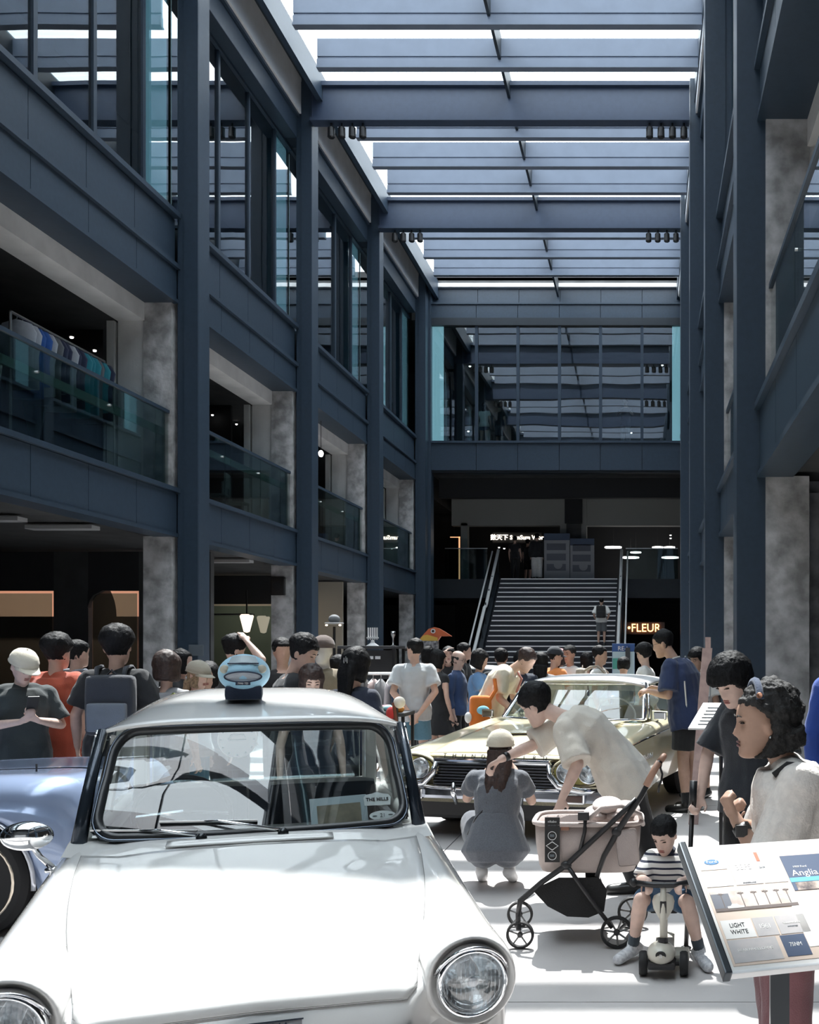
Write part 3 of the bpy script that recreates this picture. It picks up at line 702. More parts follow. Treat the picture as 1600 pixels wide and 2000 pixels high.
def a_z(x, y):
    h = poly(a_sect(y), 60); x = abs(x)
    for p, q in zip(h, h[1:]):
        if p[0] <= x <= q[0]: t = (x-p[0])/(q[0]-p[0]+1e-9); return p[1]+(q[1]-p[1])*t
    return h[-1][1]
def a_s(y): return itab([(-.075,.40),(-.06,.425),(0,.437),(.43,.52),(.9,.575),(1.20,.595)], y)
MB().grid(lambda u, v: (lambda y: V(((2*u-1)*a_s(y), y, a_z((2*u-1)*a_s(y), y)+.006)))(-.075+1.275*v), 40, 40).build('bonnet', pw, car1, thick=.004, smooth=True)
gap = mat('panel_gap', (.16,.16,.16), .8)
edge = [V((s_*a_s(y), y, a_z(a_s(y), y)+.006)) for s_, ys in ((-1, [1.2-1.275*i/30 for i in range(31)]),) for y in ys] + [V((x, -.078-.0*x, a_z(x, -.075)+.004)) for x in [-.38+.76*i/16 for i in range(17)]] + [V((a_s(y), y, a_z(a_s(y), y)+.006)) for y in [-.075+1.275*i/30 for i in range(31)]]
MB().tube(edge, .0021, 5).build('bonnet_shut_line', gap, car1)
MB().tube([V((x, 1.20-.02*cos(x*2.2), a_z(x, 1.2)+.005)) for x in [-.595+1.19*i/20 for i in range(21)]], .0018, 5).build('bonnet_rear_gap', gap, car1)
ct = M.Rotation(0, 4, 'Z')
MB().grid(lambda u, v: V(((2*u-1)*.30-.02, 1.215+.075*v, a_z(.1, 1.2+.07*v)+.012+.010*sin(pi*v)*sin(pi*u)**.3)), 24, 6).build('cowl_panel', pw, car1, thick=.004, smooth=True)
for s_ in (-1, 1):
    MB().rings([[V((s_*.585+cos(a)*rx, y, .652+sin(a)*rz)) for a in [2*pi*i/36 for i in range(36)]] for y, rx, rz in ((-.035,.112,.112),(-.055,.122,.122),(-.045,.130,.130),(-.01,.136,.134),(.06,.140,.136),(.25,.138,.136),(.5,.12,.12))]).build('headlamp_nacelle', pw, car1, smooth=True)
    lamp(car1, (s_*.585, -.058, .652), .088, R(5), brow=1)
    MB().bbox((s_*.60-.02, -.13, .26), (s_*.60+.02, -.10, .40), .01).build('overrider', chrome, car1)
MB().bbox((-.7,-.16,.34),(.7,-.11,.45), .02).build('front_bumper', chrome, car1, smooth=False)
MB().box((-.42,-.135,.48),(.42,-.10,.56)).build('grille', black, car1)
for k in range(5): MB().box((-.41,-.145,.49+.014*k),(.41,-.12,.495+.014*k)).build('grille_bar', chrome, car1)
bd = empty('name_badge'); bd.parent = car1
bmx = M.Translation((.03, -.118, .605)) @ M.Rotation(R(-32), 4, 'X')
MB().box((-.09,-.004,-.015),(.09,.004,.015), bmx).build('badge_plate', mat('badge_enamel', (.5,.5,.52), .25, .6), bd)
for k in (-1, 1): MB().box((-.094,-.008,k*.015-.002),(.094,.004,k*.015+.002), bmx).build('badge_border', chrome, bd)
text('ANGLIA', .026, chrome, bmx @ M.Translation((0,-.006,0)) @ FACE @ M.Scale(1.3, 4, V((1,0,0))), bd, ext=.002)
# windscreen surround, glass
def ws(x, t):    # x -1..1, t 0..1 up the screen
    hw = .600-.055*t; yy = 1.35+.055*x*x+(.285)*t; zz = .875+.41*t-.012*abs(x)**3*(1 if t > .5 else -.5)
    return V((x*hw, yy, zz))
def rr_loop(x0, t0, rc=.16, n=7):
    pts = []
    for cx_, ct_, a0 in ((1-x0-rc, 1-t0-rc*1.6, 0), (-1+x0+rc, 1-t0-rc*1.6, 90), (-1+x0+rc, t0+rc*1.3, 180), (1-x0-rc, t0+rc*1.3, 270)):
        for k in range(n):
            a = R(a0+90*k/(n-1)); pts.append((cx_+rc*cos(a), ct_+(rc*1.6 if sin(a) > 0 else rc*1.3)*sin(a)))
    out = []
    for (p, q) in zip(pts, pts[1:]+pts[:1]):
        m = max(1, int((abs(p[0]-q[0])+abs(p[1]-q[1]))/.15))
        for k in range(m): out.append((p[0]+(q[0]-p[0])*k/m, p[1]+(q[1]-p[1])*k/m))
    return [ws(*p) for p in out]
MB().tube(rr_loop(.02,.015,.15), .020, 8, close=True).build('windscreen_rubber', rubber, car1, smooth=True)
MB().tube([p+V((0,-.016,.004)) for p in rr_loop(.0,-.01,.15)], .006, 6, close=True).build('windscreen_trim', mat('dark_trim', (.10,.12,.15), .15, .8), car1, smooth=True)
MB().grid(lambda u, v: ws((2*u-1)*.985, .015+.97*v), 16, 8).build('windscreen', gl_car, car1, smooth=True)
# scuttle between bonnet and screen
MB().grid(lambda u, v: (lambda x: V((x*.66, 1.20+(.18+.05*x*x)*v, a_z(abs(x)*.6, min(1.2+.16*v, 1.36))+.004+.012*v)))(2*u-1), 24, 6).build('scuttle', pw, car1, smooth=True)
# roof
def roofp(u, v):
    x = 2*u-1; y = 1.60+1.42*v; hw = .600-.03*v
    zc = 1.405-.10*(1-v)**3-.085*max(0,(v-.7)/.3)**2*.6
    q = abs(x)**4.4
    return V((x*hw+0, y+.05*x*x*(1-v), zc-(zc-1.265)*q))
MB().grid(roofp, 36, 26).build('roof', pw, car1, thick=.012, smooth=True)
for s_ in (-1, 1):
    gut = [roofp(.5+.5*s_, v)+V((s_*.006,0,-.004)) for v in [i/14 for i in range(15)]]
    MB().tube(gut, .010, 6).build('rain_gutter', chrome, car1, smooth=True)
    a0, a1 = V((s_*.635, 1.40, .86)), V((s_*.585, 1.66, 1.275))
    MB().tube([a0, a0.lerp(a1,.5)+V((s_*.006,0,0)), a1], [.030,.024,.020], 8).build('front_pillar', mat('dark_pillar', (.03,.04,.055), .12, .5), car1, smooth=True)
    MB().tube([a0+V((s_*.026,.03,0)), a1+V((s_*.024,.03,0))], .007, 6).build('pillar_strip', chrome, car1, smooth=True)
    MB().tube([V((s_*.635,2.2,.87)), V((s_*.575,2.22,1.27))], .018, 6).build('door_pillar', pw, car1)
    MB().box((s_*.565-.03, 2.78,.86),(s_*.565+.03, 2.96,1.25)).build('rear_pillar', pw, car1, bev=.01)
    MB().add([(s_*.63,1.45,.88),(s_*.63,2.2,.88),(s_*.578,2.2,1.27),(s_*.580,1.66,1.27)],[(0,1,2,3)]).build('side_glass', gl_car, car1)
    MB().add([(s_*.63,2.22,.88),(s_*.62,2.78,.88),(s_*.572,2.9,1.27),(s_*.576,2.24,1.27)],[(0,1,2,3)]).build('side_glass', gl_car, car1)
    MB().tube([V((s_*.60,1.55,.87)), V((s_*.585,1.62,1.05)), V((s_*.555,1.72,1.25))], .012, 6).build('quarter_light_frame', chrome, car1)
    MB().bbox((s_*.56-.03,1.55,.45),(s_*.56+.02,2.75,.86), .01).build('door_card', seatm, car1)
    wheel(car1, (s_*.62,.50,.29), .29, .14); wheel(car1, (s_*.62,2.85,.29), .29, .14)
MB().rings([[V((x*.52, y+ .0, z)) for x, z in ((-1,.88),(-.9,.86),(.9,.86),(1,.88),(1,1.24),(.9,1.27),(-.9,1.27),(-1,1.24))] for y in (2.93,2.96)], caps=False).build('rear_window_frame', ivory, car1)
MB().box((-.52,2.94,.88),(.52,2.95,1.26)).build('rear_glass', gl_car, car1)
MB().tube([V((x,2.86,.90)) for x in (-.5,-.2,.2,.5)], .012, 6).build('parcel_shelf_trim', chrome, car1)
MB().bbox((-.56,2.7,.84),(.56,2.95,.875), .01).build('parcel_shelf', ivory, car1)
MB().bbox((-.55,2.55,.45),(.55,2.72,.93), .04).build('rear_seat', seatm, car1, smooth=False)
for s_ in (-1, 1): MB().bbox((s_*.28-.24,1.98,.4),(s_*.28+.24,2.12,1.0), .05).build('front_seat', mat('seat_piping', (.05,.055,.07), .35), car1)
MB().bbox((-.58,1.42,.70),(.58,1.62,.875), .04).build('dashboard', mat('dash_dark', (.04,.045,.05), .4), car1)
MB().box((-.34,1.40,.40),(.34,1.5,.70)).build('bulkhead', black, car1)
sw = M.Translation((-.30,1.80,.90)) @ M.Rotation(R(-65), 4, 'X')
MB().tube([sw @ V((.19*cos(a), .19*sin(a), 0)) for a in [2*pi*i/28 for i in range(28)]], .011, 8, close=True).build('steering_wheel', rubber, car1, smooth=True)
MB().tube([sw @ V((-.19,0,0)), sw @ V((0,0,.03)), sw @ V((.19,0,0))], .009, 6).build('steering_spoke', chrome, car1)
for (x0, y0, ax, at, bx0, bx1, bt) in ((-.20,1.285,-.36,.07,-.60,-.22,.075),(.095,1.30,-.14,.13,-.36,.0,.14)):
    p0 = V((x0, y0, a_z(.1,1.3)+.015)); m0 = ws(ax/.6, at)+V((0,-.03,.006)); b0 = ws(bx0/.6, bt)+V((0,-.018,.004)); b1 = ws(bx1/.6, bt-.02)+V((0,-.018,.004))
    wp = MB().tube([p0+V((0,0,.012)), m0, b0.lerp(b1,.45)], [.0075,.006,.004], 6).build('wiper_arm', chrome, car1, smooth=True)
    MB().tube([b0, b1], .0045, 5).build('wiper_blade', steelp, wp); MB().ell(p0, .021, .021, .022, 14, 8).build('wiper_pivot', mat('pivot_dark', (.04,.045,.05), .15, .6), wp, smooth=True)
    MB().tube([b0+V((0,.010,-.006)), b1+V((0,.010,-.006))], .004, 4).build('wiper_rubber', rubber, wp)
mi = MB().ell((-.765,1.19,.942), .085, .045, .052, 20, 12).build('wing_mirror', chrome, car1, smooth=True)
MB().tube([V((-.70,1.30,.80)), V((-.735,1.24,.86)), V((-.765,1.20,.93))], [.012,.010,.010], 8).build('mirror_arm', chrome, mi, smooth=True)
MB().lathe([(.03,0),(.03,.012),(.012,.02)], (-.70,1.30,.79), 'z', 16).build('mirror_foot', chrome, mi, smooth=True)
MB().ell((-.765,1.232,.942), .07,.012,.042,16,8).build('mirror_glass', mat('mirror_glass', (.9,.9,.92), .02, 1), mi, smooth=True)
# stickers and paper on the screen
def on_ws(x, t, off=.012): return ws(x, t)+V((0, off, 0))
wsm = lambda x, t, o=.010: M.Translation(on_ws(x, t, o)) @ M.Rotation(R(-34.5), 4, 'X')
k1 = MB().rings([[wsm(.80,.235) @ V((q[0], yy, q[1])) for q in ((-.052,-.026),(.052,-.026),(.056,.01),(.046,.024),(.022,.028),(0,.036),(-.022,.028),(-.046,.024),(-.056,.01))] for yy in (0,.002)]).build('screen_sticker', mat('sticker_white', (.85,.85,.85), .5), car1)
text('THE MILLS', .020, black, wsm(.80,.235) @ M.Translation((0,-.002,0)) @ FACE, k1, ext=.001, bold=.0006)
k2 = MB().rings([[wsm(.82,.085) @ V((.054*cos(a), yy, .022*sin(a))) for a in [2*pi*i/28 for i in range(28)]] for yy in (0,.002)]).build('oval_sticker', MATS['sticker_white'], car1)
text('21', .022, mat('sticker_grey', (.12,.14,.16), .5), wsm(.82,.085) @ M.Translation((0,-.002,0)) @ FACE, k2, ext=.001)
for s_ in (-1,1): MB().ell(wsm(.82,.085) @ V((s_*.032,-.001,.002*s_)), .010,.002,.003, 8, 5).build('print_mark', MATS['sticker_grey'], k2)
pp = M.Translation((.32,1.52,.925)) @ M.Rotation(R(-30), 4, 'X') @ M.Rotation(R(-3), 4, 'Y')
k3 = MB().box((-.115,-.002,-.06),(.115,.002,.065), pp).build('plastic_sleeve', mat('cellophane', (.55,.62,.66), .15, spec=1), car1)
MB().box((-.088,-.005,-.058),(.088,-.002,.03), pp).build('brown_card', mat('kraft_card', (.30,.25,.18), .8, noise_s=20), k3)
dl = M.Translation((-.10,2.50,1.19)); k4 = empty('hanging_dial'); k4.parent = car1
MB().lathe([(.001,-.006),(.088,-.006),(.092,.006),(.001,.006)], (-.10,2.50,1.16), 'y', 36).build('dial_disc', mat('dial_white', (.85,.85,.85), .5), k4, angle=40)
for k in range(12): a = 2*pi*k/12; MB().ell((-.10+.076*cos(a), 2.49, 1.16+.076*sin(a)), .005,.003,.005, 8, 5).build('dial_mark', black, k4)
MB().tube([V((-.14,2.49,1.16)),V((-.13,2.49,1.185)),V((-.07,2.49,1.185)),V((-.06,2.49,1.16)),V((-.14,2.49,1.158))], .003, 5).build('dial_drawing', black, k4)
MB().tube([V((-.10,2.5,1.25)),V((-.10,2.5,1.36))], .002, 4).build('string', black, k4)
# ======== blue plush toy car on the roof
tp = V((-1.064,2.843,0)) + M.Rotation(CA,3,'Z') @ V((-.06, 1.98, 1.392))
toy = empty('plush_toy_car', tp, R(19), 'light blue plush toy car sitting on the roof of the white saloon', 'toy')
tb = cloth('plush_blue', (.36,.62,.78)); td_ = cloth('plush_navy', (.02,.03,.06)); tl = mat('plush_silver', (.42,.45,.50), .6)
MB().ell((0,0,.105), .110, .14, .086, 24, 16).build('plush_body', tb, toy, smooth=True)
MB().bbox((-.078,-.085,-.012),(.078,.09,.05), .02).build('base', td_, toy)
MB().grid(lambda u, v: V(((2*u-1)*(.062-.014*v), -.121+.043*v+.022*(2*u-1)**2, .152+.031*v-.006*(2*u-1)**2)), 12, 5).build('windscreen', mat('plush_glass', (.35,.42,.46), .5), toy, thick=.006)
MB().tube([V((x, -.126+abs(x)*.3, .150)) for x in [-.064+.128*i/8 for i in range(9)]], .003, 5).build('windscreen_outline', td_, toy)
MB().rings([[V((x, y0-.002+ (abs(x)**2)*3.2, z)) for x, z in [(.074*cos(a)*(1), .092+.020*sin(a)) for a in [2*pi*i/24 for i in range(24)]]] for y0 in (-.143,-.12)]).build('grille', tl, toy)
MB().tube([V((.076*cos(a), -.147+(.076*cos(a))**2*3.2, .092+.022*sin(a))) for a in [2*pi*i/28 for i in range(28)]], .0035, 5, close=True).build('grille_outline', td_, toy)
for s_ in (-1,1):
    MB().ell((s_*.076,-.100,.125), .020,.012,.019, 14, 10).build('eye_lamp', mat('plush_lamp', (.50,.48,.40), .6), toy, smooth=True)
pl = MB().box((-.030,-.146,.056),(.030,-.118,.070)).build('number_plate', td_, toy)
text('7990 TD', .012, whitep, M.Translation((0,-.147,.063)) @ FACE, pl, ext=.0006)
# ======== pale yellow coupe
car2 = empty('vintage_car', (-1.21, 8.95, 0), R(-14.5), 'pale yellow American coupe with paired round headlamps behind the crouching woman', 'car')
def t_w(y): return itab([(-.25,.86),(-.1,.93),(.3,.96),(1.5,.975),(3.5,.97),(4.6,.94),(4.95,.9)], y)
def t_c(y): return itab([(-.25,.70),(-.18,.725),(-.05,.745),(.4,.79),(1.0,.845),(1.6,.885),(2.6,.90),(4.0,.89),(4.8,.84),(4.95,.8)], y)
def t_sect(y):
    c, w_ = t_c(y), t_w(y)
    e = c-.02+.02*smooth(1.2,2,y)
    inner = [(0,c),(.3,c-.002),(.55,c-.012),(.72,c-.02)]
    if 1.75 < y < 3.4: inner = [(0,.35),(.5,.35),(.70,.36),(.78,.80)]
    return inner+[(.84,e-.002),(.90,e-.008),(w_-.03,e-.035),(w_-.012,e-.075),(w_,.62),(w_-.005,.5),(w_-.04,.30)]
sts = [-.12,-.05,.1,.3,.6,.9,1.2,1.45,1.65,1.74,1.78,2.1,2.5,3.0,3.38,3.42,3.6,3.8,3.95]
loft(sts, t_sect, 36).build('body_shell', py_, car2, smooth=True)
# hood with drooping leading edge and pods
MB().grid(lambda u, v: (lambda x, y: V((x, y+(-.10*(1-abs(x)/.56)**.5 if 0 else 0)*(1-v)-.13*(1-v)**2*(1-(x/.62)**2*.35), t_c(y)+.006+.02*(G(abs(x)-.0,.22))*smooth(0,.3,v)-.045*(1-v)**6)))((2*u-1)*.62, -.10+1.75*v), 30, 24).build('bonnet', py_, car2, thick=.006, smooth=True)
for s_ in (-1, 1):
    MB().rings([[V((s_*.745+cos(a)*rx*(1), y, .60+zz+sin(a)*rz)) for a in [2*pi*i/32 for i in range(32)]] for y, rx, rz, zz in ((-.20,.215,.105,0),(-.24,.225,.115,0),(-.22,.238,.128,.0),(-.1,.24,.135,.0),(.2,.235,.135,.0),(.5,.2,.11,.0))]).build('headlamp_pod', py_, car2, smooth=True)
    MB().rings([[V((s_*.745+cos(a)*rx, y, .60+sin(a)*rz)) for a in [2*pi*i/32 for i in range(32)]] for y, rx, rz in ((-.235,.205,.098),(-.245,.205,.098))]).build('pod_face', mat('olive_yellow', (.42,.36,.10), .4), car2)
    for lx in (.655, .845): lamp(car2, (s_*lx, -.255, .60), .078)
    # chrome sweeping round the pods
    MB().tube([V((s_*.50,-.27,.66)), V((s_*.52,-.29,.57)), V((s_*.60,-.30,.485)), V((s_*.78,-.28,.452)), V((s_*.97,-.14,.45)), V((s_*.99,.2,.45))], [.022,.026,.030,.034,.034,.02], 10).build('bumper_wing', chrome, car2, smooth=True)
    q = MB().bbox((s_*.72-.095,-.285,.345),(s_*.72+.095,-.22,.43), .012).build('indicator_surround', chrome, car2, smooth=False)
    MB().bbox((s_*.72-.075,-.292,.36),(s_*.72+.075,-.26,.415), .008).build('indicator_lens', mat('amber_dark', (.10,.06,.05), .2), q)
    MB().tube([V((s_*.30,-.36,.50)), V((s_*.30,-.37,.42)), V((s_*.29,-.33,.32))], [.016,.024,.014], 8).build('overrider', chrome, car2, smooth=True)
    wheel(car2, (s_*.80,.75,.34), .34, .18, white=True); wheel(car2, (s_*.80,3.1,.34), .34, .18, white=True)
MB().bbox((-.52,-.29,.655),(.52,-.20,.695), .012).build('grille_lip', chrome, car2)
MB().box((-.56,-.20,.42),(.56,-.12,.67)).build('grille', black, car2)
for k in range(9): MB().box((-.55,-.225,.44+.025*k),(.55,-.19,.449+.025*k)).build('grille_bar', mat('dull_chrome', (.13,.14,.16), .35, 1), car2)
MB().bbox((-.98,-.25,.345),(.98,-.12,.45), .03).build('front_bumper', mat('dark_chrome', (.30,.32,.36), .12, 1), car2, smooth=False)
MB().tube([V((-.6,-.29,.455)), V((0,-.31,.435)), V((.6,-.29,.455))], .016, 8).build('bumper_lip', chrome, car2, smooth=True)
MB().bbox((-.9,-.12,.16),(.9,.4,.36), .03).build('valance', black, car2)  # coloured black to stand in for the shadow under the bumper
MB().lathe([(.045,0),(.045,.012),(.038,.016),(.034,.008)], (-.17,-.235,.56), 'y', 24).build('grille_emblem', mat('emblem_silver', (.7,.7,.7), .3, .8), car2, smooth=True)
MB().tube([V((-.205,-.24,.575)),V((-.17,-.245,.56)),V((-.135,-.24,.575)),V((-.17,-.245,.56)),V((-.17,-.24,.53))], .005, 5).build('emblem_bird', mat('emblem_silver', (.7,.7,.7)), car2)
for k, ch in enumerate('THUNDERBIRD'):
    x = -.45+.09*k
    text(ch, .05, mat('letter_dark', (.10,.09,.08), .3, .6), M.Translation((x, -.232-.0+.045*(x/.6)**2, .708)) @ M.Rotation(R(-25),4,'X') @ FACE, car2, name='bonnet_letter', ext=.003)
# bonnet scoop
MB().rings([[V((cx_+rx*cos(a), y, z+rz*sin(a))) for a in [2*pi*i/24 for i in range(24)]] for y, rx, rz, z, cx_ in ((.55,.26,.028,.822,0),(.52,.27,.034,.822,0),(.6,.27,.036,.83,0),(1.0,.22,.03,.85,0),(1.35,.14,.012,.868,0))]).build('bonnet_scoop', py_, car2, smooth=True)
MB().rings([[V((rx*cos(a), y, .822+rz*sin(a))) for a in [2*pi*i/24 for i in range(24)]] for y, rx, rz in ((.515,.255,.022),(.53,.255,.022))]).build('scoop_mouth', mat('scoop_dark', (.05,.04,.03), .4), car2)
MB().tube([V((.265*cos(a), .51, .822+.034*sin(a))) for a in [2*pi*i/28 for i in range(28)]], .006, 5, close=True).build('scoop_rim', chrome, car2, smooth=True)
def tws(x, t): return V((x*(.76-.10*t), 1.62+.22*x*x+.42*t, .895+.355*t))
MB().grid(lambda u, v: tws((2*u-1), v), 16, 6).build('windscreen', gl_car, car2, smooth=True)
MB().tube([tws(-1,0),tws(-1,1)]+[tws(-1+.2*i,1) for i in range(1,10)]+[tws(1,1),tws(1,0)]+[tws(1-.2*i,0) for i in range(1,10)], .018, 6, close=True).build('windscreen_frame', chrome, car2, smooth=True)
troof = mat('white_vinyl_roof', (.80,.80,.80), .45, coat=.3)
MB().grid(lambda u, v: (lambda x: V((x*(.68+.03*smooth(0,.4,v)), 1.98+.20*x*x*(1-v)+1.55*v, 1.335-.065*abs(x)**3.5-.05*(1-v)**3-.05*v**4)))(2*u-1), 26, 18).build('roof', troof, car2, thick=.02, smooth=True)
for s_ in (-1,1):
    MB().tube([V((s_*.76,1.88,.90)), V((s_*.665,2.26,1.25))], .024, 8).build('front_pillar', chrome, car2, smooth=True)
    MB().tube([V((s_*.775,2.0,.90)), V((s_*.69,2.30,1.24))], .013, 6).build('vent_frame', chrome, car2, smooth=True)
    MB().add([(s_*.80,2.0,.88),(s_*.80,3.1,.88),(s_*.70,3.05,1.26),(s_*.68,2.3,1.25)],[(0,1,2,3)]).build('side_glass', gl_car, car2)
    MB().add([(s_*.70,3.02,1.28),(s_*.80,3.0,.88),(s_*.82,3.9,.88),(s_*.70,3.52,1.27),(s_*.66,3.02,1.28),(s_*.76,3.0,.88),(s_*.78,3.9,.88),(s_*.66,3.52,1.27)],[(0,1,2,3),(4,7,6,5),(0,4,5,1),(1,5,6,2),(2,6,7,3)]).build('rear_quarter', troof, car2)
    MB().tube([V((s_*.968,.0,.72)), V((s_*.982,1.0,.77)), V((s_*.985,2.0,.80)), V((s_*.975,3.9,.80))], .008, 5).build('side_moulding', chrome, car2)
    text('Thunderbird', .07, chrome, M.Translation((s_*.984,1.15,.60)) @ M.Rotation(s_*pi/2,4,'Z') @ FACE, car2, name='wing_script', ext=.003)
    MB().bbox((s_*.93-.06,1.82,.90),(s_*.93+.06,1.87,.98), .01).build('door_mirror', chrome, car2)
    MB().tube([V((s_*.88,1.86,.86)), V((s_*.93,1.86,.93))], .008, 6).build('mirror_arm', chrome, car2)
MB().box((-.64,3.40,.92),(.64,3.41,1.24)).build('rear_glass', gl_car, car2)
for s_ in (-1,1): MB().bbox((s_*.36-.28,2.55,.5),(s_*.36+.28,2.72,1.0), .05).build('front_seat', mat('cream_seat', (.5,.45,.35), .5), car2)
MB().bbox((-.72,1.75,.7),(.72,1.95,.89), .04).build('dashboard', mat('teal_dash', (.10,.16,.17), .4), car2)
sw = M.Translation((.36,2.25,.93)) @ M.Rotation(R(-60), 4, 'X')
MB().tube([sw @ V((.2*cos(a), .2*sin(a), 0)) for a in [2*pi*i/28 for i in range(28)]], .011, 8, close=True).build('steering_wheel', whitep, car2, smooth=True)
MB().tube([V((.2,1.68,.93)), V((.42,1.72,1.0)), V((.55,1.75,1.02))], .005, 5).build('wiper', chrome, car2)
MB().tube([V((.25,1.60,.92)), V((.15,1.5,.91)), V((.2,1.4,.89))], .006, 5).build('bonnet_ornament', chrome, car2)
# ======== silver blue sports car, left
car3 = empty('sports_car', (-3.74, 5.76, 0), 0, 'silver blue sports car with a spoked wheel, half hidden beside the white saloon', 'car')
def b_low(x):
    for xc in (0, -2.35):
        d = .37**2-(x-xc)**2
        if d > 0: return max(.26, .31+sqrt(d))
    return .24
def b_top(x): return itab([(-3.1,.74),(-2.4,.86),(-1.4,.80),(-.6,.86),(0,.885),(.30,.885),(.45,.86),(.54,.74),(.58,.5)], x)
def b_pt(u, v):
    x = -3.1+3.68*u; t = b_top(x); lo = min(b_low(x), t-.05); nose_ = smooth(.3,.58,x)*.2
    if v < .5: w_ = v/.5; z = lo+(t-.16-lo)*w_; y = .02*(1-w_)**2-.03*sin(pi*w_)+nose_*.4
    else:
        w_ = (v-.5)/.5; a = min(1, w_*2)*pi/2; y = .02+.20*(1-cos(a))+max(0,(w_-.5)*2)*.50+nose_*.6*(1-w_); z = t-.16+.16*sin(a)-.02*max(0,(w_-.5)*2)
    return V((x, y, z))
mb = MB().grid(b_pt, 90, 28); o = len(mb.v); mb.v += [V((p.x, 1.5-p.y, p.z)) for p in mb.v]; mb.f += [tuple(o+i for i in f)[::-1] for f in mb.f]
mb.add([b_pt(1, j/28) for j in range(29)]+[V((p.x,1.5-p.y,p.z)) for p in [b_pt(1, j/28) for j in range(28,-1,-1)]], [tuple(range(58))])
mb.build('body_shell', pb, car3, smooth=True)
MB().tube([V((.375*cos(a), -.012, .31+.375*sin(a))) for a in [R(-5)+R(190)*i/24 for i in range(25)]], .014, 6).build('arch_lip', mat('silver_lip', (.6,.62,.68), .25, .7), car3, smooth=True)
for x in (0,-2.35):
    MB().box((x-.45,.12,.2),(x+.45,.5,.8)).build('wheel_well', dark, car3) if False else MB().box((x-.45,.36,.1),(x+.45,.42,.72)).build('wheel_well', dark, car3)
    for yy in (.12, 1.38): wheel(car3, (x,yy,.31), .31, .18, steelp, 'y', white=False, spokes=8, sgn=1)
    MB().tube([V((x+.235*cos(a), .04, .31+.235*sin(a))) for a in [2*pi*i/30 for i in range(30)]], .014, 6, close=True).build('rim_edge', mat('warm_chrome', (.75,.66,.55), .2, 1), car3, smooth=True)
MB().tube([V((.18,.35,.89)), V((.18,.35,.935))], .006, 6).build('aerial_base', black, car3)
MB().box((-2.9,.1,.14),(.4,1.4,.26)).build('floor_pan', black, car3)
MB().box((-.43,.3,.2),(.40,1.2,.72)).build('engine_bay', black, car3)
MB().grid(lambda u, v: V((-1.0-.25*v, .2+1.1*u, .84+.32*v)), 6, 4).build('windscreen', gl_car, car3)
MB().tube([V((-1.0,.2,.84)), V((-1.25,.2,1.16)), V((-1.25,1.3,1.16)), V((-1.0,1.3,.84))], .015, 6).build('windscreen_frame', chrome, car3)
# ---------------------------------------------------------------- the crowd
def at(px, D): return (px-1260)*D/F
def Lf(rz, f): return M.Rotation(-rz, 3, 'Z') @ V(f)
tee_k = cloth('black_tee', (.012,.013,.016)); tee_g = cloth('dark_green_tee', (.028,.038,.04)); tee_r = cloth('rust_shirt', (.42,.075,.035)); tee_w = cloth('white_tee', (.72,.72,.70)); tee_lg = cloth('light_grey_tee', (.50,.53,.55))
tee_n = cloth('navy_tee', (.015,.022,.045)); tee_b = cloth('blue_shirt', (.10,.22,.42)); tee_db = cloth('dark_blue_shirt', (.035,.07,.17)); tee_o = cloth('orange_tee', (.75,.26,.07)); tee_c = cloth('cream_tee', (.68,.62,.50)); tee_gr = cloth('grey_top', (.30,.30,.31))
kh = cloth('beige_trousers', (.42,.37,.30)); bk = cloth('black_trousers', (.010,.011,.013)); jean = cloth('blue_denim', (.10,.22,.30), ns=60); jean2 = cloth('dark_denim', (.05,.10,.19)); capb_ = cloth('beige_cap', (.70,.64,.52)); capg = cloth('olive_beige_cap', (.40,.37,.30))
teal = cloth('teal_shorts', (.02,.07,.09)); gry = cloth('heather_grey', (.115,.125,.145), ns=120, na=.12); roy = cloth('royal_blue', (.02,.07,.35)); cav = cloth('navy_cap', (.02,.025,.035)); pink = cloth('pink_cap', (.65,.30,.30)); whs = mat('white_shoe', (.7,.7,.7), .6); bks = mat('black_shoe', (.015,.015,.015), .35)
def crowd(label, px, D, top_y, rzd, fw=None, hs=0, **k):
    rz = R(rzd); z = 1.6-(top_y-1270)*D/F; hs_ = k.pop('hsub', .0)
    H = (z - k.get('z0', 0) - hs_)/1.01
    if fw: k['face'] = tuple(Lf(rz, fw))
    k.setdefault('vox', .016 if D > 9.3 else .012); k.setdefault('shoes', bks)
    return human(label, at(px, D), D, rz, H, **k)
def backpack(label, root, m, m2, Ms, zc=1.20, yb=.17, w_=.15, h=.22, dx=0, strap=None, name='backpack'):
    """stands on the wearer's back"""
    b = empty(name, root.location, root.rotation_euler.z, label, 'backpack'); s = Ms[0][0]
    MB().bbox((-w_+dx, yb, zc-h), (w_+dx, yb+.13, zc+h), .05).xf(Ms).build('bag', m, b, smooth=False, sub=1)
    MB().bbox((-w_*.8+dx, yb+.11, zc-h*.85), (w_*.8+dx, yb+.165, zc+.02), .02).xf(Ms).build('front_pocket', m2, b, sub=1)
    for q in (-1, 1):
        MB().tube([V((q*.09+dx*.5, yb+.02, zc+h*.8)), V((q*.10, .10, 1.435)), V((q*.105, .0, 1.445)), V((q*.12, -.10, 1.36)), V((q*.15, -.14, 1.2)), V((q*.17, -.02, 1.03)), V((q*.13, yb+.02, zc-h*.8))], .017, 6).xf(Ms).build('strap', strap or m, b, smooth=True)
    MB().tube([V((-.03+dx,yb+.05,zc+h)), V((0+dx,yb+.05,zc+h+.035)), V((.03+dx,yb+.05,zc+h))], .006, 5).xf(Ms).build('grab_handle', strap or m, b)
    return b
dk = cloth('charcoal_bag', (.03,.034,.045)); gk = cloth('grey_bag', (.16,.18,.21)); bkb = cloth('black_bag', (.012,.012,.014))
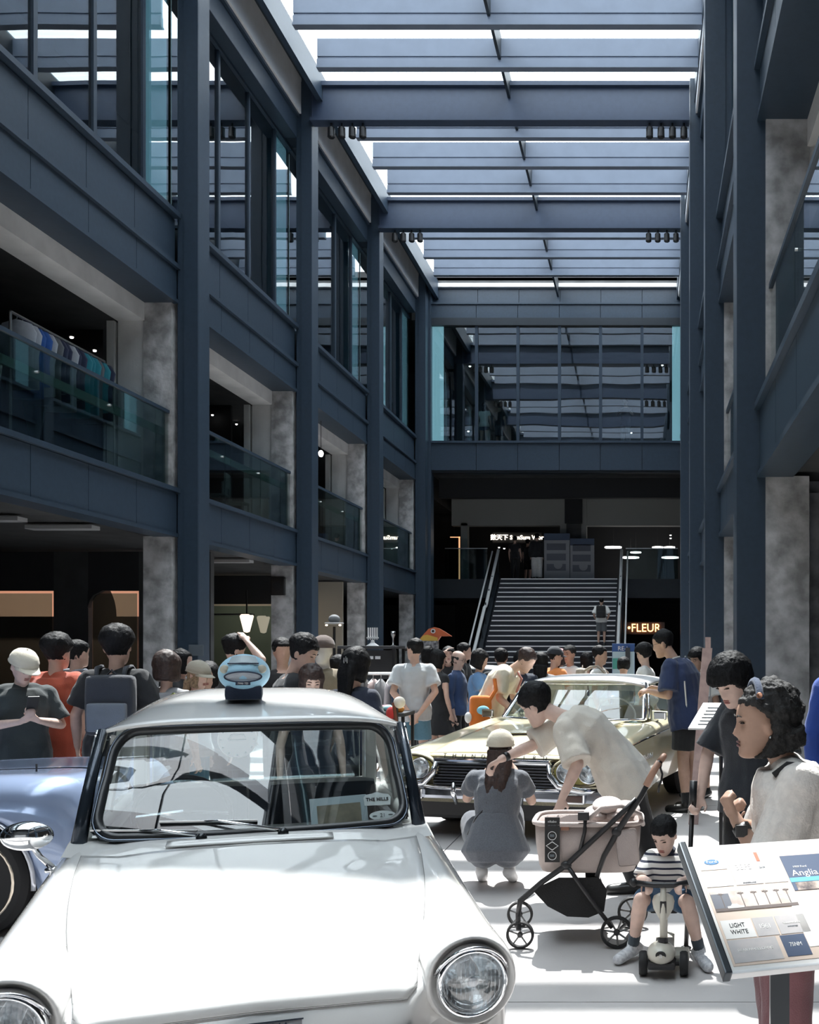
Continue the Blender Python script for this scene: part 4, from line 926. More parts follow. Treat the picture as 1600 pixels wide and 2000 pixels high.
# --- left group behind the blue car
phone_P = dict(el=(.27,-.02,1.10), er=(-.27,-.02,1.10), wl=(.075,-.30,1.155), wr=(-.05,-.32,1.15), head=(.0,-.07,1.565), neck=(0,-.01,1.425))
r1, h1, M1 = crowd('man in beige cap and dark green T-shirt reading a phone by the blue car', 42, 7.75, 1264, 38, P=phone_P, fw=(.80,-.45,-.48), hair='short', cap=capb_, top=tee_g, sleeve=.85, hem=.06, bot=bk, blen=2, eyes=.35, vox=.010, sk=SKL,
    hl=dict(d=(-.55,-.55,.35), nrm=(-.4,-.2,.7), curl=.7), hr=dict(d=(.45,-.55,.35), nrm=(.4,-.2,.7), curl=.7), glasses=1, tc=.03, girth=1.1)
ph = empty('phone', r1.matrix_basis @ V((.02,-.40,1.20)) if False else (0,0,0)); ph.location = r1.location + M.Rotation(R(38),3,'Z') @ V((.02,-.385,1.215)); ph.rotation_euler = (R(-48),0,R(38)); tag(ph, 'black phone in the hands of the man in the beige cap', 'phone')
MB().bbox((-.037,-.075,-.005),(.037,.075,.004), .004).build('case', black, ph); MB().box((-.034,-.071,.004),(.034,.071,.005)).build('screen', mat('screen', (.05,.06,.07), .1), ph)
crowd('man with black hair in a rust-orange shirt seen from behind', 110, 8.2, 1243, 172, top=tee_r, sleeve=.6, hem=.10, bot=kh, blen=2, tc=.045, vol=.03, hscale=1.08, vox=.012, girth=1.05)
r3, _, M3 = crowd('man with cropped hair in a grey top behind the rust-orange shirt', 150, 9.2, 1249, 158, top=tee_gr, bot=bk, blen=2, hair='crop', vol=.010)
backpack('dark grey backpack on the man behind the rust-orange shirt', r3, gk, dk, M3)
r4, _, M4 = crowd('tall man in black T-shirt seen from behind with a grey backpack', 228, 7.9, 1230, 186, top=tee_k, sleeve=.75, hem=.05, bot=bk, blen=2, hscale=1.13, vol=.032, tc=.035, vox=.011, girth=1.12, nois=.008,
    P=dict(el=(.28,.02,1.09), er=(-.28,.03,1.09), wl=(.30,-.06,.85), wr=(-.25,-.12,.87)))
backpack('grey and charcoal backpack on the tall man in black', r4, dk, gk, M4, zc=1.17, dx=-.05, w_=.17)
r5, _, M5 = crowd('woman with chestnut bob and green strap seen from behind', 326, 8.0, 1275, 178, hair='bob', hm=hbr, vol=.028, female=1, top=tee_gr, bot=bk, blen=2, vox=.012)
MB().tube([V((-.20,.0,1.30)), V((-.12,.13,1.38)), V((.0,.16,1.25)), V((.16,.12,1.05))], .016, 6).xf(M5).build('green_strap', cloth('olive_strap', (.16,.18,.04)), r5)
crowd('woman with black hair in profile behind the chestnut bob', 354, 9.9, 1269, 90, hair='bob', female=1, top=tee_k, bot=bk, blen=2, sk=SKL)
crowd('blonde woman in a beige baseball cap facing the toy car', 384, 8.6, 1292, 100, fw=(.85,-.3,-.2), hair='long', hm=hbl, cap=capg, female=1, top=tee_gr, bot=jean, blen=2, longh=([(0,.06,-.06),(0,.06,-.16),(.02,.05,-.26)],[.055,.05,.03]), eyes=.5, vox=.012, sk=SKL)
crowd('man in black scratching his head behind the beige cap', 455, 9.6, 1242, 148, fw=(.5,.6,-.2), top=tee_k, bot=bk, blen=2, vol=.028, P=dict(er=(-.34,-.05,1.50), wr=(-.18,-.02,1.66), el=(.30,-.05,1.18), wl=(.2,-.2,1.35)), sk=SKL)
r9, h9, M9 = crowd('woman in a floral headband partly hidden by the blue plush toy', 408, 9.0, 1294, 5, fw=(.2,-.9,-.15), hair='bob', female=1, top=tee_n, bot=bk, blen=2, eyes=.5, vox=.011)
MB().tube([h9 @ V((.085*cos(a), .012+.02, .03+.098*sin(a))) for a in [R(10)+R(160)*i/12 for i in range(13)]], .016, 6).xf(M9).build('floral_headband', mat('floral_print', (.35,.25,.20), .8, noise_s=60, c2=(.02,.03,.03)), r9)
r10, h10, M10 = crowd('man in black T-shirt with white back lettering, profile to the right', 573, 7.85, 1240, 118, fw=(.88,-.05,-.42), top=tee_k, sleeve=.7, bot=bk, blen=2, vol=.024, eyes=.35, vox=.009, hscale=1.06, P=dict(head=(-.03,-.06,1.575)), girth=1.08, sk=SK, tc=.03)
text('DOME 29', .055, whitep, M10 @ M.Translation((.04,.165,1.22)) @ M.Rotation(pi,4,'Z') @ FACE, r10, ext=.002, bold=.001)
crowd('woman with dark parted hair looking down beside the man with back lettering', 608, 7.1, 1299, 25, fw=(.40,-.80,-.36), hair='bobf', hm=hbr, female=1, top=tee_n, bot=bk, blen=2, eyes=.35, vox=.008, vol=.016, longh=([(.0,.06,-.05),(0,.05,-.15),(0,.04,-.24)],[.06,.05,.03]), sk=SKL, hscale=1.0)
r12, h12, M12 = crowd('woman in navy T-shirt with long black hair and silver clips, from behind', 693, 7.6, 1268, 160, fw=(.35,.8,-.25), hair='long', female=1, top=tee_n, sleeve=.6, bot=bk, blen=2, vol=.022, vox=.011, longh=([(0,.075,0),(0,.085,-.09),(.0,.07,-.19),(.0,.04,-.30)],[.055,.052,.042,.02]), hscale=1.06)
for k in range(3): MB().ell(h12 @ V((-.005+.014*(k-1), .125, .02-.012*abs(k-1))), .005,.005,.022, 8, 6).xf(M12).build('hair_clip', steelp, r12, smooth=True)
crowd('man with an orange shoulder strap behind the back-lettered T-shirt', 552, 9.9, 1247, -150, fw=(.4,-.7,-.1), top=tee_k, bot=bk, blen=2)
crowd('woman in black hat hair seen between the mannequin and the clipped ponytail', 662, 9.8, 1281, 170, hair='bob', female=1, top=tee_k, bot=bk, blen=2)
wm = mat('mannequin_white', (.62,.60,.56), .6)
rm, hm_, Mm = crowd('cream mannequin head and shoulders in a khaki jacket and cap', 632, 9.4, 1243, -8, hair=None, sk=wm, top=cloth('khaki_jacket', (.22,.18,.12)), sleeve=1.9, tc=.03, bot=kh, blen=2, cap=cloth('brown_cap', (.10,.07,.06)), capb=2, name='mannequin')
rm['category'] = 'mannequin'
# --- middle group
rb = dict(el=(.24,.10,1.10), er=(-.24,.10,1.10), wl=(.05,.19,.86), wr=(-.05,.20,.84))
r15, h15, M15 = crowd('man in light grey T-shirt and blue shorts, hands clasped behind his back', 810, 12.3, 1247, 190, fw=(-.8,.45,-.05), P=rb, top=tee_lg, sleeve=.7, hem=.07, bot=jean, blen=.85, tc=.03, vol=.014, vox=.012, glasses=2, hl=dict(d=(-.5,.3,-.7), nrm=(0,-1,0), curl=.6), hr=dict(d=(.5,.3,-.7), nrm=(0,-1,0), curl=.6), shoes=whs)
crowd('woman in a long black sleeveless dress beside the light grey T-shirt', 855, 13.0, 1270, 140, fw=(.9,.2,-.15), hair='bobf', female=1, top=tee_k, sleeve=0, skirt=(tee_k,.30,.25), P=dict(el=(.2,-.10,1.12), wl=(.15,-.30,.95)), longh=([(0,.06,-.06),(0,.07,-.16)],[.06,.05]))
crowd('woman with long dark hair and black top beside the light grey T-shirt', 836, 14.3, 1263, 170, hair='bob', female=1, top=tee_k, bot=bk, blen=2)
crowd('balding elderly man with glasses in a dark blue shirt', 893, 13.3, 1270, 80, fw=(.85,-.25,-.25), hair='bald', hm=hgy, top=tee_db, sleeve=1.6, bot=bk, blen=2, glasses=1, collar=1, eyes=.5, sk=SKL)
crowd('woman with black bob in a blue blouse, arms folded', 936, 12.7, 1270, 95, fw=(.9,-.1,-.3), hair='bob', female=1, vol=.024, top=tee_b, bot=jean2, blen=2, tc=.03, P=dict(el=(.24,-.10,1.08), er=(-.24,-.10,1.08), wl=(-.05,-.24,1.12), wr=(.05,-.26,1.10)))
crowd('person in a black T-shirt with black hair seen from behind near the stairs', 979, 13.4, 1268, 180, top=tee_k, bot=bk, blen=2, vol=.024, sleeve=.7, tc=.03)
lean = dict(waist=(0,-.05,1.02), chest=(0,-.14,1.18), neck=(0,-.27,1.31), head=(0,-.42,1.40), sl=(.165,-.22,1.25), sr=(-.165,-.22,1.25), el=(.22,-.20,1.0), er=(-.22,-.20,1.0), wl=(.2,-.38,.85), wr=(-.2,-.38,.85))
r20 = human('man in cream T-shirt leaning over the yellow bonnet, orange bag behind', at(955,12.0), 12.0, R(78), 1.80, P=lean, face=tuple(Lf(R(82),(.8,-.1,-.55))), hm=hbr, top=tee_c, sleeve=.8, bot=kh, blen=2, vox=.013, shoes=bks, tc=.03, vol=.02)
MB().tube([V((.06,-.02,1.08)),V((.09,-.10,1.26)),V((.10,-.26,1.32)),V((.10,-.34,1.20)),V((.1,-.28,1.05))], .014, 6).xf(r20[2]).build('pink_strap', cloth('pink_strap', (.50,.22,.20)), r20[0])
ob = empty('orange_backpack', (at(938,11.6),11.6,0), R(15), 'bright orange backpack with plush charms behind the man in cream', 'backpack')
MB().bbox((-.12,-.08,.62),(.13,.10,1.10), .06).build('bag', cloth('orange_bag', (.75,.20,.03)), ob, sub=1)
MB().tube([V((.10,-.05,1.05)),V((.17,-.04,1.16)),V((.16,0,1.28))], .022, 6).build('strap', MATS['orange_bag'], ob); MB().ell((.02,-.12,.94), .07,.05,.05).build('plush_charm', cloth('sky_plush', (.25,.6,.75)), ob, smooth=True); MB().ell((-.14,-.09,.86), .04,.04,.06).build('plush_charm', whitep, ob, smooth=True)
MB().tube([V((0,-.09,.78)),V((.06,-.09,.78))], .012, 5).build('yellow_tag', mat('yellow_tag', (.8,.6,.1), .5), ob); MB().box((.0,-.02,.0),(.02,.02,.63)).build('stand_leg', black, ob)
crowd('woman with long straight black hair behind the yellow coupe', 1057, 13.4, 1275, 176, hair='long', female=1, top=tee_gr, bot=bk, blen=2, vol=.026, longh=([(0,.07,-.05),(0,.09,-.16),(0,.09,-.28)],[.07,.065,.045]))
crowd('person with shaggy black hair and glasses left of the long black hair', 1018, 13.2, 1273, 10, fw=(.1,-.9,-.35), hair='fringe', vol=.030, top=tee_n, bot=bk, blen=2, glasses=1, nois=.01)
crowd('person in navy cap and bright orange T-shirt', 1083, 13.8, 1264, 138, fw=(.7,.4,-.1), cap=cav, top=tee_o, sleeve=.7, bot=bk, blen=2, tc=.03)
crowd('woman in pink cap with long brown hair behind the orange T-shirt', 1094, 15.1, 1268, 110, cap=pink, hair='long', hm=hbr, female=1, top=tee_k, bot=bk, blen=2, longh=([(0,.06,-.06),(0,.07,-.2)],[.05,.04]))
crowd('middle-aged man in white T-shirt with receding grey hair', 1114, 14.3, 1260, -35, fw=(-.55,-.75,-.1), hair='crop', hm=hgy, vol=.010, top=tee_w, bot=bk, blen=2, eyes=.5, sk=SKM)
r25, _, M25 = crowd('man in white T-shirt with a beige backpack looking right by the stairs', 1170, 13.4, 1261, 84, fw=(.95,-.1,-.1), top=tee_w, bot=bk, blen=2, sk=SKM, vol=.014)
backpack('beige backpack behind the coupe roof on the man looking right', r25, cloth('beige_bag', (.42,.36,.30)), cloth('beige_bag2', (.35,.30,.25)), M25)
crowd('person with round black hair in front of the stair foot', 1146, 14.3, 1275, 180, hair='bob', top=tee_k, bot=bk, blen=2)
crowd('short person with tied black hair below the blue poster', 1218, 13.4, 1284, 175, fw=(.1,.9,-.3), hair='bun', top=tee_gr, bot=bk, blen=2, vol=.02)
crowd('young man in white T-shirt and red lanyard facing left', 1260, 13.3, 1256, -98, fw=(-.92,.05,-.25), hair='fringe', vol=.024, top=tee_w, bot=bk, blen=2, sk=SKL, eyes=.5)
jm = cloth('navy_jersey', (.018,.035,.10)); jl = dict(waist=(0,-.03,1.04), chest=(0,-.07,1.22), neck=(0,-.14,1.39), head=(0,-.25,1.535), sl=(.17,-.11,1.32), sr=(-.17,-.11,1.32), el=(.24,-.10,1.07), er=(-.22,-.12,1.07), wl=(.14,-.34,1.10), wr=(-.12,-.34,1.12))
r29 = human('tall man in a navy football jersey and dark shorts leaning to the coupe window', at(1345,10.4), 10.4, R(-114), 1.84, P=jl, face=tuple(Lf(R(-114),(-.92,.15,-.25))), hair='crop', vol=.014, top=jm, sleeve=.85, hem=.07, bot=bk, blen=.78, tc=.035, bc=.03, vox=.011, shoes=bks, sockm=bk, glasses=1, girth=1.1, sk=SKM, hl=dict(d=(-.3,-.9,.1), nrm=(-.5,0,-.8), curl=.8), hr=dict(d=(.3,-.9,.1), nrm=(.5,0,-.8), curl=.8))
for q in (-1, 1):
    MB().tube([V((q*.07,-.06,1.42)), V((q*.15,-.09,1.405)), V((q*.215,-.105,1.32))], .008, 5).xf(r29[2]).build('shoulder_stripe', tee_w, r29[0])
    MB().tube([V((q*.175,.03,1.20)), V((q*.185,.05,1.02)), V((q*.18,.06,.90))], .008, 5).xf(r29[2]).build('side_stripe', tee_w, r29[0])
text('NO', .09, tee_w, r29[2] @ M.Translation((0,.150,1.27)) @ M.Rotation(pi,4,'Z') @ M.Rotation(R(-8),4,'X') @ FACE, r29[0], ext=.004)
text('10', .22, tee_lg, r29[2] @ M.Translation((0,.178,1.10)) @ M.Rotation(pi,4,'Z') @ FACE, r29[0], ext=.004)
r30, _, M30 = crowd('teenage boy in white T-shirt and teal shorts with glasses, behind the jersey', 1364, 11.4, 1265, -35, fw=(-.6,-.7,-.2), hair='fringe', vol=.024, top=tee_w, sleeve=.75, hem=.10, bot=teal, blen=.8, glasses=1, eyes=.5, sk=SKM, tc=.035)
backpack('black backpack on the teenage boy in white', r30, bkb, dk, M30)
crowd('woman shading her eyes with a raised arm in front of the stair rail', 876, 15.2, 1263, 15, fw=(.2,-.9,.1), hair='bobf', female=1, top=tee_k, bot=bk, blen=2, P=dict(er=(-.30,-.10,1.46), wr=(-.08,-.14,1.63)), sk=SKL, eyes=.5)
crowd('dark-haired man in front of the lower stair rail', 906, 15.6, 1256, 100, top=tee_k, bot=bk, blen=2)
# --- right group
P31 = dict(neck=(0,-.06,1.40), head=(.0,-.15,1.525), el=(.27,.0,1.10), er=(-.24,-.10,1.11), wr=(-.20,-.20,.87), wl=(.2,-.1,.88))
r31 = human('young person with black bowl cut in a dark navy T-shirt gripping a black pole', at(1466,5.6), 5.6, R(-48), 1.60, P=P31, face=tuple(Lf(R(-48),(-.62,-.60,-.55))), hair='fringe', vol=.034, top=cloth('ink_tee', (.016,.020,.028)), sleeve=.95, hem=.05, bot=bk, blen=2, vox=.008, shoes=bks, eyes=.3, tc=.028, nois=.003, hr=dict(d=(-.1,-.5,-.85), nrm=(.6,-.6,.2), curl=1.0), hscale=1.10, sk=SKL)
p = r31[0].location + M.Rotation(R(-48),3,'Z') @ V((-.205,-.235,.80))
wp_ = empty('hand_pole', (p.x, p.y, 0), 0, 'black pole with a ribbed grip held by the bowl-cut youth', 'pole'); MB().tube([V((-.035,-.02,0)), V((-.0,0,.76))], .013, 8).build('shaft', black, wp_, smooth=True); MB().tube([V((-.0,0,.74)), V((.008,.004,.90))], .021, 12).build('grip', rubber, wp_, smooth=True); MB().tube([V((-.002,-.002,.72)), V((0,0,.74))], .024, 12).build('collar', steelp, wp_, smooth=True); MB().ell((-.035,-.02,.012),.03,.03,.012).build('foot', rubber, wp_, smooth=True)
# older woman with curly hair
P32 = dict(pelvis=(0,.02,.90), waist=(0,.02,1.04), chest=(0,.03,1.24), neck=(0,-.0,1.415), head=(0,-.085,1.545), el=(.22,-.09,1.03), wl=(.12,-.20,1.215), er=(-.22,-.05,1.10), wr=(-.06,-.17,1.16), sl=(.17,.03,1.34), sr=(-.17,.03,1.34))
s32 = 1.52/1.7
blouse = mat('cream_blouse', (.78,.73,.68), .9, noise_s=40, c2=(.68,.64,.60), bump=.25, bump_s=120)
r32, h32, M32 = human('older woman with curly black hair and navy hairband in a cream blouse', at(1534,3.45), 3.45, R(-90), 1.49, P=P32, face=tuple(Lf(R(-90),(-.985,-.12,-.05))), hair='curly', hm=hgy, vol=.036, nois=.010, sk=SKD, top=blouse, sleeve=.98, tc=.038, hem=.08, bot=cloth('mauve_trousers', (.20,.085,.095)), blen=2, bc=.035, shoes=bks, vox=.0065, eyes=.55, lips=lipd, hscale=1.04, girth=1.08, female=.5, wr=.008,
    hl=dict(d=(-.1,-.45,.85), nrm=(-.5,.75,.1), curl=1.5, s=.9), hr=dict(d=(.3,-.3,.9), nrm=(.3,.9,.1), curl=1.45), longh=([(0,.075,-.02),(0,.095,-.08)],[.085,.07]))
MB().tube([h32 @ V((.110*cos(a), -.032+.012*sin(a), .030+.130*sin(a))) for a in [R(32)+R(116)*i/20 for i in range(21)]], .015, 8).xf(M32).build('hairband', cloth('navy_hairband', (.03,.05,.10)), r32, smooth=True)
MB().lathe([(.001,.0),(.010,.002),(.012,-.004)], h32 @ V((.104,-.030,.112)), 'x', 14).xf(M32).build('hairband_stud', mat('copper', (.6,.3,.2), .3, .8), r32)
wa = V(P32['wl']).lerp(V(P32['el']), .22); dwl = (V(P32['el'])-V(P32['wl'])).normalized()
wt = MB().tube([wa-dwl*.014, wa+dwl*.014], .034, 18).xf(M32).build('watch_strap', black, r32, smooth=True); MB().bbox((-.02,-.022,-.022),(.012,.022,.022), .006, M.Translation(wa+V((.030,-.005,0)))).xf(M32).build('watch_case', black, wt)
MB().tube([V((.135,-.06,1.37)), V((.140,-.01,1.41)), V((.145,.06,1.405)), V((.15,.135,1.33)), V((.15,.175,1.20)), V((.15,.18,1.05))], .012, 8).xf(M32).build('black_strap', mat('black_webbing', (.01,.01,.012), .8), r32, smooth=True)
MB().tube([V((-.09,-.10,1.405)), V((-.03,-.105,1.385))], .01, 6)
MB().lathe([(.001,-.002),(.004,0),(.001,.002)], h32 @ V((.086,.006,-.040)), 'x', 10).xf(M32).build('earring', steelp, r32)
human('person in a royal blue long-sleeved top at the frame edge', at(1672,6.3), 6.3, R(170), 1.72, top=roy, sleeve=1.95, tc=.04, bot=bk, blen=2, shoes=bks, vox=.012)
# crouching photographer
P34 = dict(pelvis=(0,.14,.275), waist=(0,.10,.44), chest=(-.005,.02,.655), neck=(-.01,-.03,.82), head=(-.015,-.07,.965), sl=(.168,-.02,.76), sr=(-.168,-.02,.76), el=(.235,-.16,.60), er=(-.235,-.14,.58), wl=(.09,-.34,.80), wr=(-.09,-.34,.80),
    hl=(.085,.12,.27), hr=(-.085,.12,.27), kl=(.20,-.26,.40), kr=(-.07,-.28,.46), al=(.11,.02,.15), ar=(-.09,.06,.15), tl=(.12,-.12,.035), tr=(-.10,-.09,.035))
r34, h34, M34 = human('crouching woman in a grey dress and beige cap with long brown hair', at(972,7.12), 7.12, R(183), 1.62, P=P34, face=(0,-1,.03), hair='long', hm=hbr, cap=capb_, top=gry, sleeve=.6, tc=.014, bot=None, shoes=whs, vox=.009, female=.9, wr=.007, nois=.003,
    longh=([(0,.075,.0),(.0,.105,-.10),(.02,.165,-.22),(.03,.21,-.36),(.04,.235,-.52),(.045,.24,-.62)],[.060,.062,.056,.046,.032,.012]), girth=1.03)
m_ = MB()
ringpath(m_, [V((0,.15,.20)), V((0,.14,.27)), V((0,.115,.40)), V((0,.08,.52))], [V((1,0,0))]*4, [(.19,.15),(.245,.19),(.19,.15),(.145,.12)])
for a, b in (('hl','kl'),('hr','kr')): m_.cap(P34[a], P34[b], .125, .10, 14)
m_.xf(M34).build('dress_skirt', gry, r34, remesh=.010, smit=4, disp=.004, dsc=9)
MB().tube([V((-.12,-.02,.82)), V((-.02,.13,.68)), V((.14,.17,.50)), V((.2,.1,.38))], .005, 5).xf(M34).build('bag_strap', black, r34)
# bending man
P35 = dict(pelvis=(0,-.04,.77), waist=(0,-.13,.90), chest=(.01,-.27,1.04), neck=(0,-.44,1.145), head=(-.02,-.60,1.215), sl=(.165,-.39,1.06), sr=(-.155,-.42,1.08), el=(.28,-.31,.86), wl=(.30,-.41,.645), er=(-.06,-.63,.95), wr=(.13,-.82,.875),
    hl=(.085,-.03,.75), hr=(-.085,-.01,.75), kl=(.11,-.06,.44), kr=(-.10,.08,.44), al=(.11,.06,.085), ar=(-.10,.20,.085), tl=(.12,-.09,.03), tr=(-.11,.05,.03))
r35, h35, M35 = human('man in beige short-sleeved shirt bending over the stroller, pointing at the cap', at(1226,6.98), 6.98, R(-90), 1.72, P=P35, face=tuple(Lf(R(-90),(-.80,.35,-.45))), up=(0,-.3,.9), hair='short', vol=.026, nois=.007, hscale=1.08, top=cloth('oatmeal_shirt', (.70,.65,.57)), sleeve=.95, tc=.04, hem=.10, bot=bk, blen=2, bc=.03, shoes=bks, vox=.009, wr=.008, sk=SKL,
    hr=dict(d=(.35,-.75,-.4), nrm=(.4,-.1,-.9), curl=.9), hl=dict(d=(0,-.25,-.95), nrm=(-.9,-.2,0), curl=1.0), girth=1.08, glasses=1)
MB().tube([V((.095,-.78,.892)), V((.115,-.80,.884))], .031, 14).xf(M35).build('watch', black, r35, smooth=True)
# toddler
def stripes(name, c1, c2, sc_):
    m = bpy.data.materials.new(name); m.use_nodes = True; nt = m.node_tree; b = nt.nodes['Principled BSDF']; b.inputs['Roughness'].default_value = .85
    tc = nt.nodes.new('ShaderNodeTexCoord'); sp = nt.nodes.new('ShaderNodeSeparateXYZ'); mu = nt.nodes.new('ShaderNodeMath'); mu.operation = 'MULTIPLY'; mu.inputs[1].default_value = sc_
    fr = nt.nodes.new('ShaderNodeMath'); fr.operation = 'FRACT'; gt = nt.nodes.new('ShaderNodeMath'); gt.operation = 'GREATER_THAN'; gt.inputs[1].default_value = .68
    mx_ = nt.nodes.new('ShaderNodeMix'); mx_.data_type = 'RGBA'; mx_.inputs[6].default_value = (*c1,1); mx_.inputs[7].default_value = (*c2,1)
    nt.links.new(tc.outputs['Object'], sp.inputs[0]); nt.links.new(sp.outputs['Z'], mu.inputs[0]); nt.links.new(mu.outputs[0], fr.inputs[0]); nt.links.new(fr.outputs[0], gt.inputs[0]); nt.links.new(gt.outputs[0], mx_.inputs[0]); nt.links.new(mx_.outputs[2], b.inputs['Base Color'])
    return m
P36 = dict(pelvis=(0,.05,.62), waist=(0,.04,.76), chest=(0,.0,.94), neck=(0,-.03,1.10), head=(-.02,-.10,1.27), sl=(.15,-.01,1.02), sr=(-.15,-.01,1.02), el=(.27,-.20,.84), er=(-.26,-.18,.83), wl=(.15,-.47,.885), wr=(-.16,-.45,.875),
    hl=(.09,.03,.60), hr=(-.09,.03,.60), kl=(.22,-.38,.66), kr=(-.24,-.40,.68), al=(.34,-.26,.15), ar=(-.34,-.12,.15), tl=(.42,-.48,.05), tr=(-.46,-.30,.05))
r36, h36, M36 = human('toddler in a striped shirt and denim shorts straddling a beige scooter', at(1303,5.45), 5.45, R(-4), .86, P=P36, face=(-.30,-.78,-.50), hair='crop', vol=.016, hscale=1.50, sk=SKL, top=stripes('striped_jersey', (.75,.73,.70), (.02,.025,.05), 31), sleeve=.9, tc=.04, bot=cloth('toddler_denim', (.035,.09,.17)), blen=.85, bc=.035, shoes=mat('silver_shoe', (.74,.75,.77), .4, noise_s=60, c2=(.45,.46,.5)), fs=1.55, sockm=cloth('dark_sock', (.05,.07,.09)), vox=.0055, eyes=.25, girth=1.3, limb=1.4, wr=.004,
    hl=dict(d=(-.1,-.9,-.2), nrm=(0,-.2,-1), curl=.9, s=1.25), hr=dict(d=(.1,-.9,-.2), nrm=(0,-.2,-1), curl=.9, s=1.25))
MB().cap(V(P36['neck'])+V((0,.02,-.03)), V(P36['neck'])+V((0,.01,.03)), .105,.095, 16, flat=True).xf(M36).build('collar', cloth('navy_collar', (.02,.025,.05)), r36, remesh=.006, smit=2)
# on the stairs and upstairs
r37, _, M37 = crowd('man in white T-shirt climbing the stairs with a black backpack', 1175, 34.27, 1167, 178, z0=1.747, hair='crop', vol=.006, sk=SKM, top=tee_w, sleeve=.8, bot=cloth('grey_shorts', (.12,.13,.14)), blen=.9, tc=.04, P=dict(kr=(-.10,-.05,.48), el=(.27,.06,1.08), er=(-.27,.06,1.08), wl=(.19,-.10,.92), wr=(-.19,-.10,.92)), vox=.02)
backpack('black backpack on the man climbing the stairs', r37, bkb, bkb, M37, w_=.17).location.z = 1.747
for px, D, ty, rz, lab, kw in ((1006,38.9,1047,170,'dark figure standing left at the stair head',dict(top=tee_k, bot=bk, blen=2)),(1031,40.2,1053,150,'dark figure between two others at the stair head',dict(top=tee_k, bot=bk, blen=.9)),(1049,38.8,1042,190,'person in pale wide trousers at the stair head',dict(top=tee_k, sleeve=1.8, bot=tee_w, blen=1.98, bc=.05, tc=.05))):
    crowd(lab, px, D, ty, rz, z0=4.20, vox=.022, **kw)
for px, ty, rz, lab, kw in ((946,786,170,'woman in white top and denim shorts behind the upper window',dict(hair='long', female=1, top=tee_w, bot=jean2, blen=.4, longh=([(0,.08,-.05),(0,.09,-.2)],[.06,.04]))),(976,788,160,'person in black behind the upper window beside the white top',dict(top=tee_k, bot=bk, blen=.9)),(1222,778,-20,'person carrying a white bag behind the upper window',dict(top=tee_k, bot=tee_gr, blen=2, P=dict(el=(.26,-.05,1.16), er=(-.26,-.05,1.16), wl=(.16,-.2,1.36), wr=(-.14,-.25,1.2))))):
    crowd(lab, px, 36.7, ty, rz, z0=8.61, vox=.022, **kw)
# ---------------------------------------------------------------- stroller
sf = cloth('stroller_canvas', (.52,.44,.41)); sfd = cloth('stroller_canvas_inner', (.42,.36,.34)); blk = mat('stroller_frame', (.018,.018,.02), .4); bfab = cloth('black_mesh', (.008,.008,.009))
ST = V((-.28, 5.82, 0)); so = empty('stroller', ST, 0, 'black framed pet stroller with a pale canvas basket by the crouching woman', 'stroller')
Q = lambda px, py, D: W(px, py, D)-ST
def quadring(px0, px1, y, d0, d1, bul=0, n=8):
    z = 1.6-(y-1270)*((d0+d1)/2)/F; xa, xb = at(px0, (d0+d1)/2)-ST.x, at(px1, (d0+d1)/2)-ST.x; cx_, rx = (xa+xb)/2, (xb-xa)/2; cy, ry = (d0+d1)/2-ST.y, (d1-d0)/2
    out = []
    for i in range(32):
        a = 2*pi*i/32; k = 5; q = (abs(cos(a))**k+abs(sin(a))**k)**(-1/k); out.append(V((cx_+rx*cos(a)*q, cy+ry*sin(a)*q, z)))
    return out
MB().rings([quadring(1062,1240,1692,5.66,6.0), quadring(1056,1245,1680,5.64,6.02), quadring(1050,1250,1640,5.62,6.04), quadring(1048,1253,1600,5.62,6.04), quadring(1052,1250,1601,5.64,6.02), quadring(1056,1246,1640,5.66,6.0)], caps=False).build('basket', sf, so, smooth=True)
MB().rings([quadring(1062,1240,1688,5.66,6.0), quadring(1062,1240,1684,5.66,6.0)]).build('basket_floor', sfd, so)
MB().tube(quadring(1047,1254,1598,5.61,6.05), .014, 8, close=True).build('basket_rim', sf, so, smooth=True)
lb = M.Translation(Q(1079,1640,5.605)) @ M.Rotation(R(-2),4,'Z')
l0 = MB().box((-.04,-.005,-.12),(.04,.006,.12), lb).build('care_label', black, so)
MB().bbox((-.022,-.006,-.018),(.022,.008,.018), .003, M.Translation(Q(1104,1615,5.608))).build('leather_patch', mat('brown_leather', (.28,.13,.08), .6), so)
text('nikabo', .018, whitep, lb @ M.Translation((0,-.006,.098)) @ FACE, l0, ext=.0006); text('pet stroller', .010, MATS['sticker_grey'], lb @ M.Translation((0,-.006,.078)) @ FACE, l0, ext=.0006)
for zz in (.022, -.085):
    MB().tube([lb @ V((.022*cos(a), -.006, zz+.022*sin(a))) for a in [2*pi*i/24 for i in range(24)]], .0018, 5, close=True).build('label_ring', whitep, l0)
    MB().bbox((-.012,-.008,zz-.006),(.012,-.005,zz+.008), .002, lb).build('label_mark', MATS['sticker_grey'], l0)
MB().tube([lb @ V(p) for p in ((-.032,-.006,-.032),(0,-.006,-.010),(.032,-.006,-.032),(0,-.006,-.055))], .003, 4, close=True).build('label_diamond', whitep, l0)
for k in range(5):
    MB().ell(Q(1170+k*17,1586-6*(k%2)-(8 if k==1 else 0),5.83), .085,.19,.034+.008*(k%2), 18, 12).build('folded_canopy', sf if k%2 else sfd, so, smooth=True) if k < 4 else None
MB().tube([Q(1150,1600,5.62), Q(1175,1578,5.62), Q(1215,1574,5.62), Q(1250,1590,5.64), Q(1256,1610,5.8)], .013, 8).build('canopy_hem', sf, so, smooth=True)
